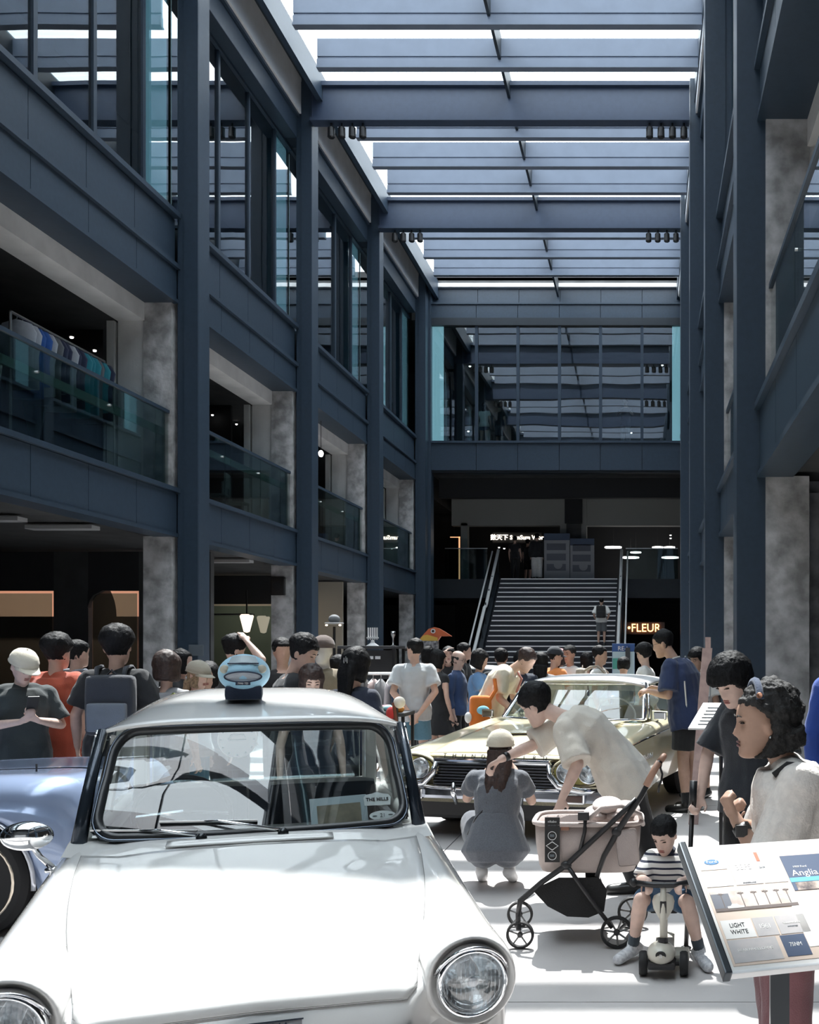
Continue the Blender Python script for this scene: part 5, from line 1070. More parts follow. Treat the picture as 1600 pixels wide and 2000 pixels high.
for d, s_ in ((5.60,1),(6.04,-1)):
    T = lambda a, b: Q(a, b, d)
    MB().tube([T(1012,1788), T(1016,1760), T(1060,1722), T(1106,1690), T(1219,1584), T(1243,1560)], [.014,.016,.015,.015,.014,.013], 8).build('main_tube', blk, so, smooth=True)
    MB().tube([T(1290,1486), T(1252,1556), T(1212,1615), T(1180,1672), T(1166,1712)], [.013,.015,.017,.014,.012], 8).build('handle_tube', blk, so, smooth=True)
    MB().tube([T(1108,1690), T(1132,1726), T(1162,1768), T(1196,1812)], .012, 8).build('rear_leg', blk, so, smooth=True)
    MB().tube([T(1144,1590), T(1142,1625), T(1133,1662)], .010, 8).build('basket_bracket', blk, so, smooth=True)
    MB().bbox((-.03,-.015,-.022),(.03,.015,.022), .006, M.Translation(T(1140,1594))).build('clamp', blk, so)
    MB().ell(T(1205,1625), .028,.018,.028, 14, 8).build('hinge', blk, so, smooth=True); MB().ell(T(1106,1690), .03,.018,.024, 14, 8).build('hinge', blk, so, smooth=True)
    c = T(1016,1815); c.z = .075
    def swl(c, r, wd, nsp):
        e = MB().lathe([(r*.8,-wd/2),(r*.96,-wd*.4),(r,0),(r*.96,wd*.4),(r*.8,wd/2)], c, 'y', 28).rings([[c+V((rr*cos(2*pi*i/28), yy, rr*sin(2*pi*i/28))) for i in range(28)] for rr, yy in ((r*.8,-wd/2),(r*.8,wd/2))], caps=False).build('wheel', tyre, so, smooth=True)
        e.data.materials.clear(); e.data.materials.append(mat('stroller_tyre', (.012,.012,.013), .7))
        return e
    def wheel2(c, r, wd, nsp, nm='wheel'):
        mb = MB(); n = 32; pr = [(r*.82,-wd/2),(r*.95,-wd/2),(r,-wd*.2),(r,wd*.2),(r*.95,wd/2),(r*.82,wd/2)]
        rs = [[c+V((a_*cos(2*pi*i/n), h_, a_*sin(2*pi*i/n))) for i in range(n)] for a_, h_ in pr]
        mb.rings(rs, caps=False, close=True); e = mb.build(nm, mat('stroller_tyre', (.012,.012,.013), .7), so, angle=50)
        MB().lathe([(.001,-wd*.6),(r*.16,-wd*.6),(r*.2,-wd*.3),(r*.2,wd*.3),(r*.16,wd*.6),(.001,wd*.6)], c, 'y', 16).build('hub', blk, e, angle=50)
        for k in range(nsp):
            a = 2*pi*k/nsp+.3; MB().tube([c+V((cos(a)*r*.1,0,sin(a)*r*.1)), c+V((cos(a)*r*.84,0,sin(a)*r*.84))], [r*.07,r*.06], 6).build('spoke', blk if r > .09 else mat('grey_plastic', (.2,.2,.2), .4), e)
        return e
    wheel2(c, .075, .035, 5)
    MB().tube([T(1012,1782), T(1012,1800), c+V((-.005,-.02,.03))], .014, 8).build('fork', blk, so)
    c = T(1205,1825) if s_ > 0 else Q(1236,1795,6.04); c.z = .088
    wheel2(c, .088, .03, 7)
MB().tube([Q(1205,1820,5.60), Q(1236,1793,6.04)], .010, 8).build('rear_axle', blk, so); MB().tube([Q(1106,1690,5.60), Q(1106,1690,6.04)], .010, 8).build('cross_tube', blk, so)
ha, hb_ = Q(1290,1486,5.60), Q(1290,1486,6.04)
MB().tube([ha, ha.lerp(hb_,.1)+V((.02,0,.025)), ha.lerp(hb_,.9)+V((.02,0,.025)), hb_], .017, 10).build('handlebar', mat('tan_leather', (.42,.24,.17), .5), so, smooth=True)
MB().tube([Q(1262,1535,5.6), Q(1275,1510,5.6), Q(1288,1488,5.6)], .019, 10).build('leather_grip', mat('tan_leather', (.42,.24,.17), .5), so, smooth=True)
MB().tube([Q(1292,1490,5.6)+V((.0,0,0))]+[Q(1290+4*sin(k*1.3),1500+12*k,5.6) for k in range(5)], .006, 6).build('hanging_strap', black, so, smooth=True)
MB().rings([[Q(px,py,5.66), Q(px+1,py+2,5.84), Q(px,py,6.0), Q(px,py-3,6.0), Q(px,py-5,5.84), Q(px,py-3,5.66)] for px, py in ((1050,1735),(1075,1765),(1110,1784),(1150,1788),(1176,1778),(1184,1748),(1172,1716))]).build('shopping_basket_floor', bfab, so, smooth=True)
for d in (5.63, 6.02): MB().add([Q(*p, d) for p in ((1040,1738),(1092,1714),(1170,1714),(1186,1738),(1180,1780),(1150,1792),(1108,1790),(1070,1770))], [tuple(range(8))]).build('shopping_basket_side', bfab, so, thick=.006)
MB().bbox((-.10,-.01,-.11),(.02,.01,.09), .02, M.Translation(Q(1240,1650,5.60)) @ M.Rotation(R(-6),4,'Y')).build('side_pocket', sfd, so, sub=1)
MB().bbox((-.04,-.04,-.03),(.04,.04,.03), .01, M.Translation(Q(1158,1703,5.82))).build('seat_mount', blk, so)
# ---------------------------------------------------------------- toddler scooter
SC = V((.09, 5.15, 0)); co = empty('scooter', SC, R(-2), 'beige three-wheeled toddler scooter with black handlebar', 'scooter')
bp = mat('beige_plastic', (.62,.59,.51), .35, coat=.3)
q = MB().ell((-.01,-.02,.115), .070, .10, .055, 24, 14).build('front_housing', bp, co, smooth=True)
MB().bbox((-.075,-.10,.05),(.06,.06,.085), .015).build('chassis', blk, co)
MB().lathe([(.001,0),(.024,0),(.026,.004),(.001,.006)], (-.01,-.115,.125), 'y', 20, M.Rotation(R(20),3,'X')).build('badge', black, q, angle=40)
text('a', .036, whitep, M.Translation((-.010,-.118,.128)) @ M.Rotation(R(-12),4,'X') @ FACE, q, name='badge_symbol', ext=.001)
for s_, rr in ((-1,.060),(1,.060)):
    c = V((s_*.10+.002, -.01, rr)); e = MB().lathe([(.001,-.018),(rr*.5,-.016),(rr*.62,-.020),(rr*.9,-.020),(rr,-.010),(rr,.010),(rr*.9,.020),(rr*.62,.020),(rr*.5,.016),(.001,.018)], c, 'x', 30).build('wheel', mat('stroller_tyre', (.012,.012,.013)), co, angle=40)
    MB().lathe([(.001,-.024),(rr*.4,-.022),(rr*.55,-.016),(rr*.55,.016),(rr*.4,.022),(.001,.024)], c, 'x', 20).build('rim', mat('grey_plastic', (.2,.2,.2)), e, angle=40)
MB().tube([V((-.10,-.01,.06)), V((.10,-.01,.06))], .012, 8).build('axle', blk, co)
MB().tube([V((0,-.02,.16)), V((0,.0,.35)), V((0,.02,.44))], [.017,.016,.014], 14).build('steering_column', bp, co, smooth=True)
MB().tube([V((0,-.022,.165)), V((0,-.018,.185))], .026, 14).build('column_collar', blk, co)
hd = MB().rings([[V((cos(a)*rx, .0+zz*.1+sin(a)*ry, zz)) for a in [2*pi*i/24 for i in range(24)]] for zz, rx, ry in ((.265,.018,.018),(.285,.030,.026),(.32,.050,.034),(.355,.056,.036),(.38,.048,.032),(.392,.025,.02))]).build('column_housing', bp, co, smooth=True)
MB().bbox((-.016,-.010,-.035),(.016,.004,.03), .008, M.Translation((0,-.005,.335))).build('cutout', black, hd)
MB().tube([V((-.135,.03,.445)), V((-.05,.01,.44)), V((.05,.01,.44)), V((.14,.03,.452))], .014, 10).build('handlebar', blk, co, smooth=True)
MB().ell((.152,.034,.455), .022,.024,.024, 14, 10).build('grip_end', blk, co, smooth=True); MB().ell((-.148,.034,.446), .020,.022,.022, 14, 10).build('grip_end', blk, co, smooth=True)
MB().bbox((-.045,.05,.06),(.055,.46,.095), .015).build('deck', bp, co); MB().bbox((.05,.04,.05),(.13,.20,.085), .015).build('foot_rest', bp, co)
MB().tube([V((0,.30,.09)), V((0,.33,.26))], .018, 10).build('seat_post', bp, co); MB().bbox((-.07,.20,.25),(.07,.42,.285), .012).build('seat', blk, co)
MB().lathe([(.001,-.015),(.035,-.015),(.042,-.008),(.042,.008),(.035,.015),(.001,.015)], (0,.44,.042), 'x', 20).build('rear_wheel', MATS['stroller_tyre'], co, angle=40)
# ---------------------------------------------------------------- information boards
U = V((.948,.317,0)).normalized(); Vv = V((-.093,.35,.23)).normalized(); Nn = U.cross(Vv); BO = V((.205,2.5,.83))
bo = empty('information_board', (BO+U*.30+Vv*.1)*1.0, 0, 'tilted peach information board about the white saloon on a dark post', 'signboard')
bo.location = (BO.x+U.x*.30, BO.y+U.y*.30+.08, 0)
Bm = M.Translation(BO-bo.location) @ M(((U.x,Vv.x,Nn.x,0),(U.y,Vv.y,Nn.y,0),(U.z,Vv.z,Nn.z,0),(0,0,0,1)))
def uv(px, py):
    d = V(((px-1260)/F, 1, -(py-1270)/F)); o = V((0,0,1.6)); t = (BO-o).dot(Nn)/d.dot(Nn); p = o+d*t-BO; return p.dot(U), p.dot(Vv)
BW, BH = .594, uv(1340,1655)[1]
MB().box((0,0,-.012),(BW,BH,0), Bm).build('board', mat('board_white', (.78,.76,.73), .5), bo)
MB().box((.012,.014,0),(BW-.012,BH-.03,.0012), Bm).build('peach_print', mat('peach_print', (.72,.58,.48), .45), bo)
MB().bbox((-.020,-.012,-.02),(.0,BH+.012,.012), .004, Bm).build('side_channel', mat('channel_dark', (.07,.08,.09), .3, .6), bo); MB().bbox((-.012,-.010,-.016),(BW+.01,.0,.004), .003, Bm).build('bottom_channel', whitep, bo)
pcx = uv(1552,1885)[0]; pw_ = Bm @ V((pcx,.10,-.02))
MB().box((pw_.x-.024,pw_.y-.012,0),(pw_.x+.024,pw_.y+.012,pw_.z)).build('post', mat('post_dark', (.03,.035,.04), .3, .5), bo); MB().bbox((pw_.x-.16,pw_.y-.14,0),(pw_.x+.16,pw_.y+.14,.015), .004).build('base_plate', MATS['post_dark'], bo)
MB().box((pcx-.08,.04,-.03),(pcx+.08,.18,-.012), Bm).build('mounting_plate', MATS['post_dark'], bo)
def tile(px0, py0, px1, py1, m, nm='print_tile', r=0):     # lower-left px to upper-right px
    u0, v0 = uv(px0, py0); u1, v1 = uv(px1, py1); return MB().box((u0,v0,.0012),(u1,v1,.0022), Bm).build(nm, m, bo), (u0+u1)/2, (v0+v1)/2, u1-u0, v1-v0
gt = mat('print_grey_wood', (.56,.52,.51), .5, noise_s=25, c2=(.48,.46,.46)); lt = mat('print_pale', (.70,.68,.66), .5); wt_ = mat('print_white', (.82,.80,.77), .5); navy = mat('print_navy', (.06,.09,.16), .5)
def T_(s, size, m, u, v, par=bo, sx=1): return text(s, size, m, Bm @ M.Translation((u,v,.0026)) @ M.Scale(sx, 4, V((1,0,0))), par, ext=.0004)
def tt(s, size, m, px, py, sx=1): u, v = uv(px, py); return T_(s, size, m, u, v, sx=sx)
# grid in board coordinates: five rows
def tl_(u0, v0, u1, v1, m, nm='print_tile'): return MB().box((u0,v0,.0012),(u1,v1,.0022), Bm).build(nm, m, bo)
u00 = uv(1430,1875)[0]; u0a, v0a = uv(1377,1700)
y1 = uv(1440,1865)[1]; y2 = uv(1430,1836)[1]; y3 = uv(1415,1800)[1]; y4 = uv(1405,1783)[1]; y5 = uv(1392,1745)[1]; y6 = uv(1385,1735)[1]; y7 = uv(1370,1672)[1]
ua = uv(1408,1820)[0]; ub = uv(1468,1815)[0]; uc = uv(1512,1810)[0]; ud = uv(1570,1800)[0]
tl_(ua, .022, uv(1530,1870)[0], y2-.004, gt); tl_(uv(1538,1868)[0], .026, uv(1585,1862)[0], y2-.004, navy, 'dark_photo_tile')
tl_(ua, y2, ub, y3, wt_, 'white_tile'); tl_(ub+.004, y2, uc, y3, gt); tl_(uc+.004, y2, ud, y3, gt)
tl_(ua, y4, ud, y5, mat('photo_sepia', (.50,.40,.35), .5, noise_s=30, c2=(.66,.57,.52)), 'palm_photo_tile')
tl_(ua, y6, ua+(ub-ua)*.9, (y6+y7)/2-.002, mat('photo_pale', (.66,.66,.66), .5), 'small_photo_tile'); tl_(ua, (y6+y7)/2+.002, ua+(ub-ua)*.9, y7, lt); tl_(ub, y6, uc+.015, y7, gt); tl_(uc+.019, y6, ud, y7, lt)
cu_, cv = ua+(ub-ua)*.45, (y6+y7)/2+(y7-y6)/4
MB().rings([[Bm @ V((cu_+.021*cos(a), cv+.0095*sin(a), z)) for a in [2*pi*i/28 for i in range(28)]] for z in (.0022,.0030)]).build('blue_oval', mat('print_blue', (.06,.20,.42), .4), bo)
T_('Ford', .014, whitep, cu_, cv, sx=1.15).location.z += .0006
T_('LIGHT', .020, black, (ua+ub)/2, (y2+y3)/2+.011, sx=.75); T_('WHITE', .020, black, (ua+ub)/2, (y2+y3)/2-.011, sx=.75)
T_('38PS', .030, wt_, (ub+uc+.015)/2, (y6+y7)/2+.004, sx=.8); T_('DROSSELUNG', .006, MATS['sticker_grey'], (ub+uc+.015)/2, y6+.006)
T_('1961', .022, wt_, (ub+uc)/2, (y2+y3)/2, sx=.8); T_('IMPORTED', .006, MATS['sticker_grey'], (uc+ud)/2, (y2+y3)/2-.008); T_('TRANSMISSION', .007, wt_, (uc+ud)/2, (y2+y3)/2+.004)
T_('REARWHEELDRIVE', .012, wt_, (ua+uv(1530,1870)[0])/2, (y2+.02)/2, sx=.95); T_('75NM', .018, wt_, (uv(1538,1868)[0]+uv(1585,1862)[0])/2, (y2+.026)/2, sx=.75)
MB().box((uc+.022,y7-.038,.0022),(uc+.032,y7-.004,.003), Bm).build('red_bar', mat('print_red', (.65,.15,.08), .5), bo); T_('26.55', .008, MATS['sticker_grey'], uc+.030, (y6+y7)/2-.002)
sep = mat('print_umber', (.13,.10,.09), .6)
for k, f_ in enumerate((.12,.36,.52,.66,.80,.92)):
    uu = ua+(ud-ua)*f_; MB().box((uu-.0012,y4+.012,.0022),(uu+.0012,y5-.012,.0028), Bm).build('palm_trunk_print', sep, bo)
    MB().rings([[Bm @ V((uu+rr*cos(a), y5-.010+rr*.5*sin(a), z)) for a, rr in [(2*pi*i/16, .010 if i % 2 else .004) for i in range(16)]] for z in (.0022,.0028)]).build('palm_crown_print', sep, bo)
MB().box((ua,y4,.0022),(ua+(ub-ua)*.6,y5-.008,.0026), Bm).build('dark_block_print', mat('print_slate', (.14,.15,.18), .6), bo); MB().box((ua,y4,.0023),(ud,y4+.010,.0028), Bm).build('ground_print', sep, bo)
MB().rings([[Bm @ V((ua+.055+x, y4+.008+y, z)) for x, y in ((-.02,0),(.025,0),(.025,.006),(.014,.008),(.008,.014),(-.006,.014),(-.010,.008),(-.02,.007))] for z in (.0028,.0033)]).build('car_print', wt_, bo)
ue, ve = uv(1548,1748); sh_ = MB().box((ue,ve-.0,.0012),(ue+.14,uv(1536,1680)[1],.0024), Bm).build('magazine_print', navy, bo)
MB().box((ue,ve+.03,.0024),(ue+.14,ve+.046,.0027), Bm).build('cyan_strip', mat('print_cyan', (.12,.42,.62), .5), bo); MB().box((ue+.01,ve,.0024),(ue+.14,ve+.028,.0027), Bm).build('cream_strip', mat('print_cream', (.62,.50,.42), .5, noise_s=30, c2=(.1,.08,.08)), bo)
T_('Anglia', .032, wt_, ue+.052, ve+.062); T_('1959 Ford', .010, wt_, ue+.045, ve+.086)
MB().box((uv(1580,1850)[0],.05,.0012),(BW-.02,ve-.01,.0022), Bm).build('white_sheet', wt_, bo)
# small white board, right of the coupe
B2 = V((.62, 7.2, 0)); b2 = empty('information_board', B2, R(-8), 'small tilted white sheet board on a thin stand beside the jersey', 'signboard')
m2 = M.Translation((0,0,.96)) @ M.Rotation(R(52), 4, 'X')
q2 = lambda px, py: uv(px, py)
z1, z0_ = 1.6-(1373-1270)*7.35/F, 1.6-(1423-1270)*7.1/F
X0, X1, X2 = at(1348,7.1)-B2.x, at(1368,7.35)-B2.x, at(1440,7.35)-B2.x
MB().add([(X0,-.10,z0_),(X0+.26,-.10,z0_+.0),(X2,.15,z1),(X1,.15,z1),(X0,-.10,z0_-.012),(X0+.26,-.10,z0_-.012),(X2,.15,z1-.012),(X1,.15,z1-.012)],[(0,1,2,3),(4,7,6,5),(0,4,5,1),(1,5,6,2),(2,6,7,3),(3,7,4,0)]).build('board', mat('board_white', (.78,.76,.73)), b2)
for k in range(6):
    t = .15+.13*k; a_ = V((X0,-.10,z0_+.002)).lerp(V((X1,.15,z1+.002)), t); MB().box((a_.x+.05,a_.y-.004,a_.z),(a_.x+.05+.12+.03*(k%3),a_.y+.004,a_.z+.002)).build('print_line', MATS['sticker_grey'], b2)
xs = at(1408,7.2)-B2.x
MB().tube([V((xs,.03,0)), V((xs,.03,(z0_+z1)/2-.01))], .014, 8).build('stand', black, b2); MB().lathe([(.14,0),(.14,.012),(.02,.02)], (xs,.03,0), 'z', 20).build('foot', black, b2)
# ---------------------------------------------------------------- racks, stalls and signs behind the cars
NTH = 'first second third fourth fifth sixth seventh eighth ninth tenth eleventh twelfth thirteenth fourteenth fifteenth sixteenth seventeenth'.split()
def rack(x, y, L, rz, lab, items, grp, cols, z=1.45, labs='garment'):
    e = empty('clothes_rack', (x,y,0), rz, lab, 'clothes rack')
    MB().tube([V((-L/2,0,z)), V((L/2,0,z))], .018, 8).build('rail', steelp, e)
    for s_ in (-1,1): MB().tube([V((s_*L/2,0,z)), V((s_*L/2,0,.08))], .014, 8).build('upright', black, e); MB().tube([V((s_*L/2,-.25,.05)), V((s_*L/2,.25,.05))], .016, 8).build('foot_bar', black, e)
    for k in range(items):
        u = -L/2+.08+(L-.16)*k/(items-1); p = V((x,y,0))+M.Rotation(rz,3,'Z') @ V((u,0,z)); c = cols[k % len(cols)]
        g = empty('garment', p, rz+pi/2+random.uniform(-.2,.2), f'{c[0]}, {NTH[k]} hanger from the left on the {labs}', 'clothing', grp)
        h = .55+random.random()*.25
        MB().tube([V((0,0,.02)), V((.0,0,-.05)), V((-.17,0,-.12)), V((0,0,-.06)), V((.17,0,-.12))], .005, 5).build('hanger', steelp, g)
        MB().rings([[V((cos(a)*rx, sin(a)*ry+.01*sin(k*3+zz*9), zz)) for a in [2*pi*i/16 for i in range(16)]] for zz, rx, ry in ((-.07,.04,.02),(-.12,.17,.03),(-.2,.21,.04),(-.4,.19,.045),(-h,.20,.05))]).build('cloth_body', c[1], g, smooth=True)
C_ = [('pale striped shirt', cloth('g_pale', (.55,.50,.52))),('dark denim jacket', cloth('g_denim', (.03,.05,.09))),('washed blue shirt', cloth('g_wash', (.16,.24,.33))),('black T-shirt', cloth('g_black', (.015,.015,.018))),('light pink bag-like top', cloth('g_pink', (.55,.42,.40))),('grey cardigan', cloth('g_grey', (.20,.21,.22)))]
rack(at(752,13.4), 13.4, 1.25, R(4), 'metal clothes rail of vintage clothes left of the man in light grey', 12, 'clothes on the vintage rail', C_, z=1.30, labs='vintage rail beside the stall')
rack(at(440,12.8), 12.8, 1.6, R(0), 'clothes rail behind the toy car', 9, 'clothes on the rail behind the toy car', C_[1:], z=1.26, labs='rail behind the toy car')
# stall table, bowl of goods
tb_ = empty('display_table', (at(728,14.4),14.4,0), 0, 'dark display table with lamp and cups behind the clothes rail', 'table')
MB().bbox((-.40,-.3,1.62),(.38,.3,1.66), .01).build('table_top', dark2, tb_); MB().box((-.36,-.02,1.2),(.34,.0,1.6)).build('back_panel', dark2, tb_)
for a in (-.38,.36):
    for b in (-.28,.28): MB().box((a-.02,b-.02,0),(a+.02,b+.02,1.62)).build('leg', black, tb_)
cs_ = empty('candelabra', (at(728,14.3),14.3,1.66), 0, 'pale tiered ornament standing on the dark display table', 'ornament')
MB().lathe([(.09,0),(.03,.04),(.02,.08)], (0,0,0), 'z', 16).build('base', whitep, cs_)
for k in range(5): MB().tube([V((-.06+.03*k,0,.08)), V((-.06+.03*k,0,.25))], .010, 6).build('candle', whitep, cs_)
MB().box((-.08,-.02,.10),(.08,.02,.12)).build('tier', whitep, cs_)
vs_ = empty('goblet', (at(768,14.4),14.4,1.66), 0, 'thin silver goblet at the right end of the display table', 'goblet'); MB().lathe([(.04,0),(.012,.02),(.010,.10),(.03,.15),(.032,.2)], (0,0,0), 'z', 14).build('cup', steelp, vs_, smooth=True)
for k, px in enumerate((724,738)):
    b = empty('price_card', (at(px,14.08),14.08,1.5), 0, f'{("left","right")[k]} small white card pinned to the dark display table', 'card'); MB().box((-.035,0,-.02),(.035,.005,.02)).build('card', whitep, b)
ht = empty('hat_stand', (at(653,15.5),15.5,0), 0, 'grey bowler hat on a stand lit from both sides', 'hat stand')
MB().tube([V((0,0,0)),V((0,0,1.95))], .02, 8).build('pole', black, ht); MB().ell((0,0,2.06), .085,.085,.07, 20, 12).build('hat_crown', mat('grey_felt', (.20,.21,.22), .8), ht, smooth=True); MB().lathe([(.13,-.01),(.14,0),(.13,.01)], (0,0,2.0), 'z', 24).build('hat_brim', MATS['grey_felt'], ht)
for s_ in (-1,1): MB().ell((s_*.10,-.05,1.97), .018,.018,.012).build('small_lamp', warm, ht, smooth=True)
# bird
bd_ = empty('bird_sign', (at(842,14.6),14.6,0), 0, 'painted wooden bird head in orange and yellow with a round eye above the crowd', 'sign')
bz = 1.6+(1270-1237)*14.6/F
MB().rings([[V((x, y, bz+z)) for x, z in ((-.17,-.10),(-.10,-.02),(-.03,.06),(.05,.085),(.11,.07),(.20,.02),(.29,-.04),(.14,-.04),(.10,-.10))] for y in (-.04,.04)]).build('head', mat('bird_orange', (.55,.13,.05), .5), bd_)
MB().rings([[V((x, y, bz+z)) for x, z in ((-.17,-.105),(-.10,-.03),(-.04,-.02),(.10,-.06),(.10,-.105))] for y in (-.045,.045)]).build('yellow_throat', mat('bird_yellow', (.65,.42,.08), .5), bd_)
MB().lathe([(.001,-.01),(.032,-.01),(.032,.01),(.001,.01)], (.04,-.05,bz+.03), 'y', 20).build('eye', whitep, bd_); MB().lathe([(.001,-.012),(.018,-.012),(.018,.01),(.001,.01)], (.04,-.055,bz+.03), 'y', 16).build('pupil', black, bd_)
MB().box((-.17,-.05,0),(.10,.05,bz-.105)).build('patterned_body', mat('pattern_bw', (.4,.4,.42), .7, noise_s=22, c2=(.03,.03,.04)), bd_)
# blue poster stand by stair
ps = empty('poster_stand', (at(1218,15.6),15.6,0), 0, 'blue and white RE-L poster board standing at the foot of the stairs', 'sign'); pt = 1.6+(1270-1257)*15.6/F
MB().bbox((-.17,-.02,0),(.17,.02,pt), .005).build('board', mat('poster_blue', (.04,.10,.28), .5), ps); MB().box((-.165,-.025,pt-.5),(.165,-.02,pt-.12)).build('lower_print', mat('poster_pale', (.45,.58,.62), .5), ps)
MB().box((-.16,-.03,pt-.38),(-.06,-.024,pt-.22)).build('green_print', mat('poster_green', (.08,.35,.28), .5), ps); text('RE-L', .09, whitep, M.Translation((0,-.026,pt-.075)) @ FACE, ps, ext=.002)
MB().box((.03,-.06,pt-.35),(.10,-.03,pt-.06)).build('grey_speaker', dark2, ps)
pk = empty('plank', (at(1382,9.6),9.6,0), 0, 'tall narrow wooden plank leaning upright behind the bowl-cut youth', 'plank')
MB().rings([[V((x-.045,y-.01,z)), V((x+.045,y-.01,z)), V((x+.045,y+.01,z)), V((x-.045,y+.01,z))] for x, y, z in ((-.13,0,0),(0,0,1.62))]).build('board', mat('pinkish_wood', (.45,.33,.31), .7, noise_s=12), pk)
MB().box((-.02,-.005,1.6),(.03,.005,1.72)).build('tip', mat('pinkish_wood', (.45,.33,.31)), pk)
# golf bag with plush cover between the cars
gb = empty('golf_bag', (at(774,9.6),9.6,0), 0, 'bag with brown club and white plush cover between the two cars', 'bag')
MB().tube([V((0,0,0)), V((.0,0,.75))], [.10,.11], 16).build('bag', mat('bag_black', (.02,.02,.025), .6), gb, smooth=True); MB().ell((.03,0,1.12), .055,.055,.055, 16, 12).build('plush_cover', cloth('plush_white', (.75,.70,.62)), gb, smooth=True)
MB().tube([V((-.02,-.02,1.12)), V((.05,-.02,.6)), V((.09,-.05,.2))], .016, 8).build('wooden_club', mat('brown_wood', (.16,.05,.03), .4), gb); MB().ell((-.05,0,1.02), .045,.045,.06, 14, 10).build('red_cover', cloth('red_cloth', (.50,.03,.03)), gb, smooth=True); MB().tube([V((0,0,.7)), V((0,0,1.08))], .02, 8).build('shaft', black, gb)
# table of bright goods behind the saloon
gt_ = empty('goods_table', (at(735,10.9),10.9,0), 0, 'table heaped with small colourful goods behind the saloon roof', 'table'); MB().bbox((-.35,-.25,.92),(.35,.25,.96), .01).build('table_top', dark2, gt_)
for a in (-.33,.33):
    for b in (-.22,.22): MB().box((a-.015,b-.015,0),(a+.015,b+.015,.92)).build('leg', black, gt_)
GC = [('red','g_red',(.5,.04,.04)),('green','g_green',(.04,.25,.12)),('pink','g_rose',(.6,.25,.3)),('pale blue','g_sky',(.3,.5,.6)),('white','g_white',(.7,.7,.68)),('orange','g_orange',(.7,.28,.05))]
for k in range(12):
    c = GC[k % 6]; o = MB().ell((0,0,0), .05+.01*(k%3), .05, .035+.006*(k%2), 12, 8).build('pouch', cloth(c[1], c[2]), None, smooth=True, disp=.012, dsc=20); o.location = (at(735,10.9)-.28+.05*k, 10.9-.12*(k%2)-.05, 1.0)
    tag(o, f'{c[0]} pouch, {NTH[k]} from the left in the heap of goods', 'pouch', 'heaped pouches')
# dark saloon roof in the mid crowd
wc = empty('parked_car', (at(930,18.6),18.6,0), R(0), 'white-roofed classic car behind the crowd near the stairs', 'car')
MB().grid(lambda u, v: V(((2*u-1)*.78, -.7+1.4*v, 1.33-.12*abs(2*u-1)**3-.05*abs(2*v-1)**3)), 16, 10).build('roof', troof, wc, thick=.02, smooth=True)
MB().bbox((-.85,-1.9,.3),(.85,1.9,.86), .12).build('body', mat('slate_car_paint', (.12,.15,.18), .3, coat=1), wc, sub=1)
for s_ in (-1,1):
    for y in (-.75,.7): MB().tube([V((s_*.80,y*1.15,.85)), V((s_*.72,y*.9,1.22))], .03, 8).build('pillar', whitep, wc)
    for y in (-1.2,1.2): wheel(wc, (s_*.78,y,.3), .3, .16)
MB().add([(-.72,-.85,.86),(.72,-.85,.86),(.66,-.62,1.26),(-.66,-.62,1.26)],[(0,1,2,3)]).build('windscreen', gl_car, wc)
# ---------------------------------------------------------------- signs and lights in the galleries
lt_sign = lamp_m('sign_lamp', (1,.86,.70), 4); neon = lamp_m('neon_orange', (1,.42,.16), 5)
sg = empty('shop_sign', (at(1010,42.5),42.5,1.6+(1270-1050)*42.5/F), 0, 'lit shop sign with Chinese characters and SumSum lettering above the stairs', 'sign'); MB().box((-1.0,.05,-.22),(1.0,.1,.22)).build('backing', dark, sg)
text('數天下 SumSum Wor', .24, lt_sign, FACE.copy(), sg, ext=.01, bold=.004)
fs = empty('shop_sign', (at(1258,37.6),37.6,1.6+(1270-1227)*37.6/F), 0, 'glowing orange FLEUR sign to the right of the stairs', 'sign'); MB().box((-.75,.05,-.22),(.75,.1,.22)).build('backing', mat('brown_panel', (.05,.035,.03), .7), fs)
text('•FLEUR', .42, neon, FACE @ M.Scale(.92,4,V((1,0,0))), fs, ext=.01)
for k, (px, py) in enumerate(((1198,1069),(1242,1079),(1232,1089),(1285,1069),(1308,1069),(1309,1089))):
    D = 41.5; e = empty('ring_light', W(px, py, D), 0, f'{("wide left","upper middle","lower middle","small upper","second upper","lower right")[k]} glowing ring lamp in the gallery right of the stairs', 'lamp', 'ring lamps')
    rr = .32 if k in (0,2,5) else .2
    MB().tube([V((rr*cos(a), rr*sin(a), 0)) for a in [2*pi*i/24 for i in range(24)]], .022, 6, close=True).build('ring', coolw, e); MB().tube([V((0,rr,0)), V((0,rr,.8))], .006, 4).build('cord', black, e)
DN = {}
def dlight(x, y, z, lab, r=.035, m=None):
    DN[lab] = DN.get(lab, -1)+1
    e = empty('downlight', (x,y,z), 0, NTH[DN[lab]]+' '+lab, 'lamp', lab); MB().lathe([(r*1.5,.03),(r*1.5,0),(r,0)], (0,0,0), 'z', 12).build('housing', black, e); MB().ell((0,0,-.01), r, r, r*.6, 10, 6).build('bulb', m or coolw, e, smooth=True)
for px, py, D in ((1002,955,39),(1273,957,39),(977,1010,41),(1170,1010,41),(1310,1045,41),(1310,1051,41),(975,1069,41),(985,1071,41)): p = W(px,py,D); dlight(p.x,p.y,p.z,'small bright downlight in the gallery above the stairs, counted from the top left')
for px, py, D in ((918,715,38),(1294,713,38),(915,842,38),(1233,845,38)): p = W(px,py,D); dlight(p.x,p.y,p.z,'small lamp behind the upper back window, counted row by row', .04)
for px, py, D in ((140,658,17.5),(185,684,18.2),(232,709,19)): p = W(px,py,D); dlight(p.x,p.y,min(p.z,7.2),'spotlight over the gallery clothes rail, counted from the near end', .03)
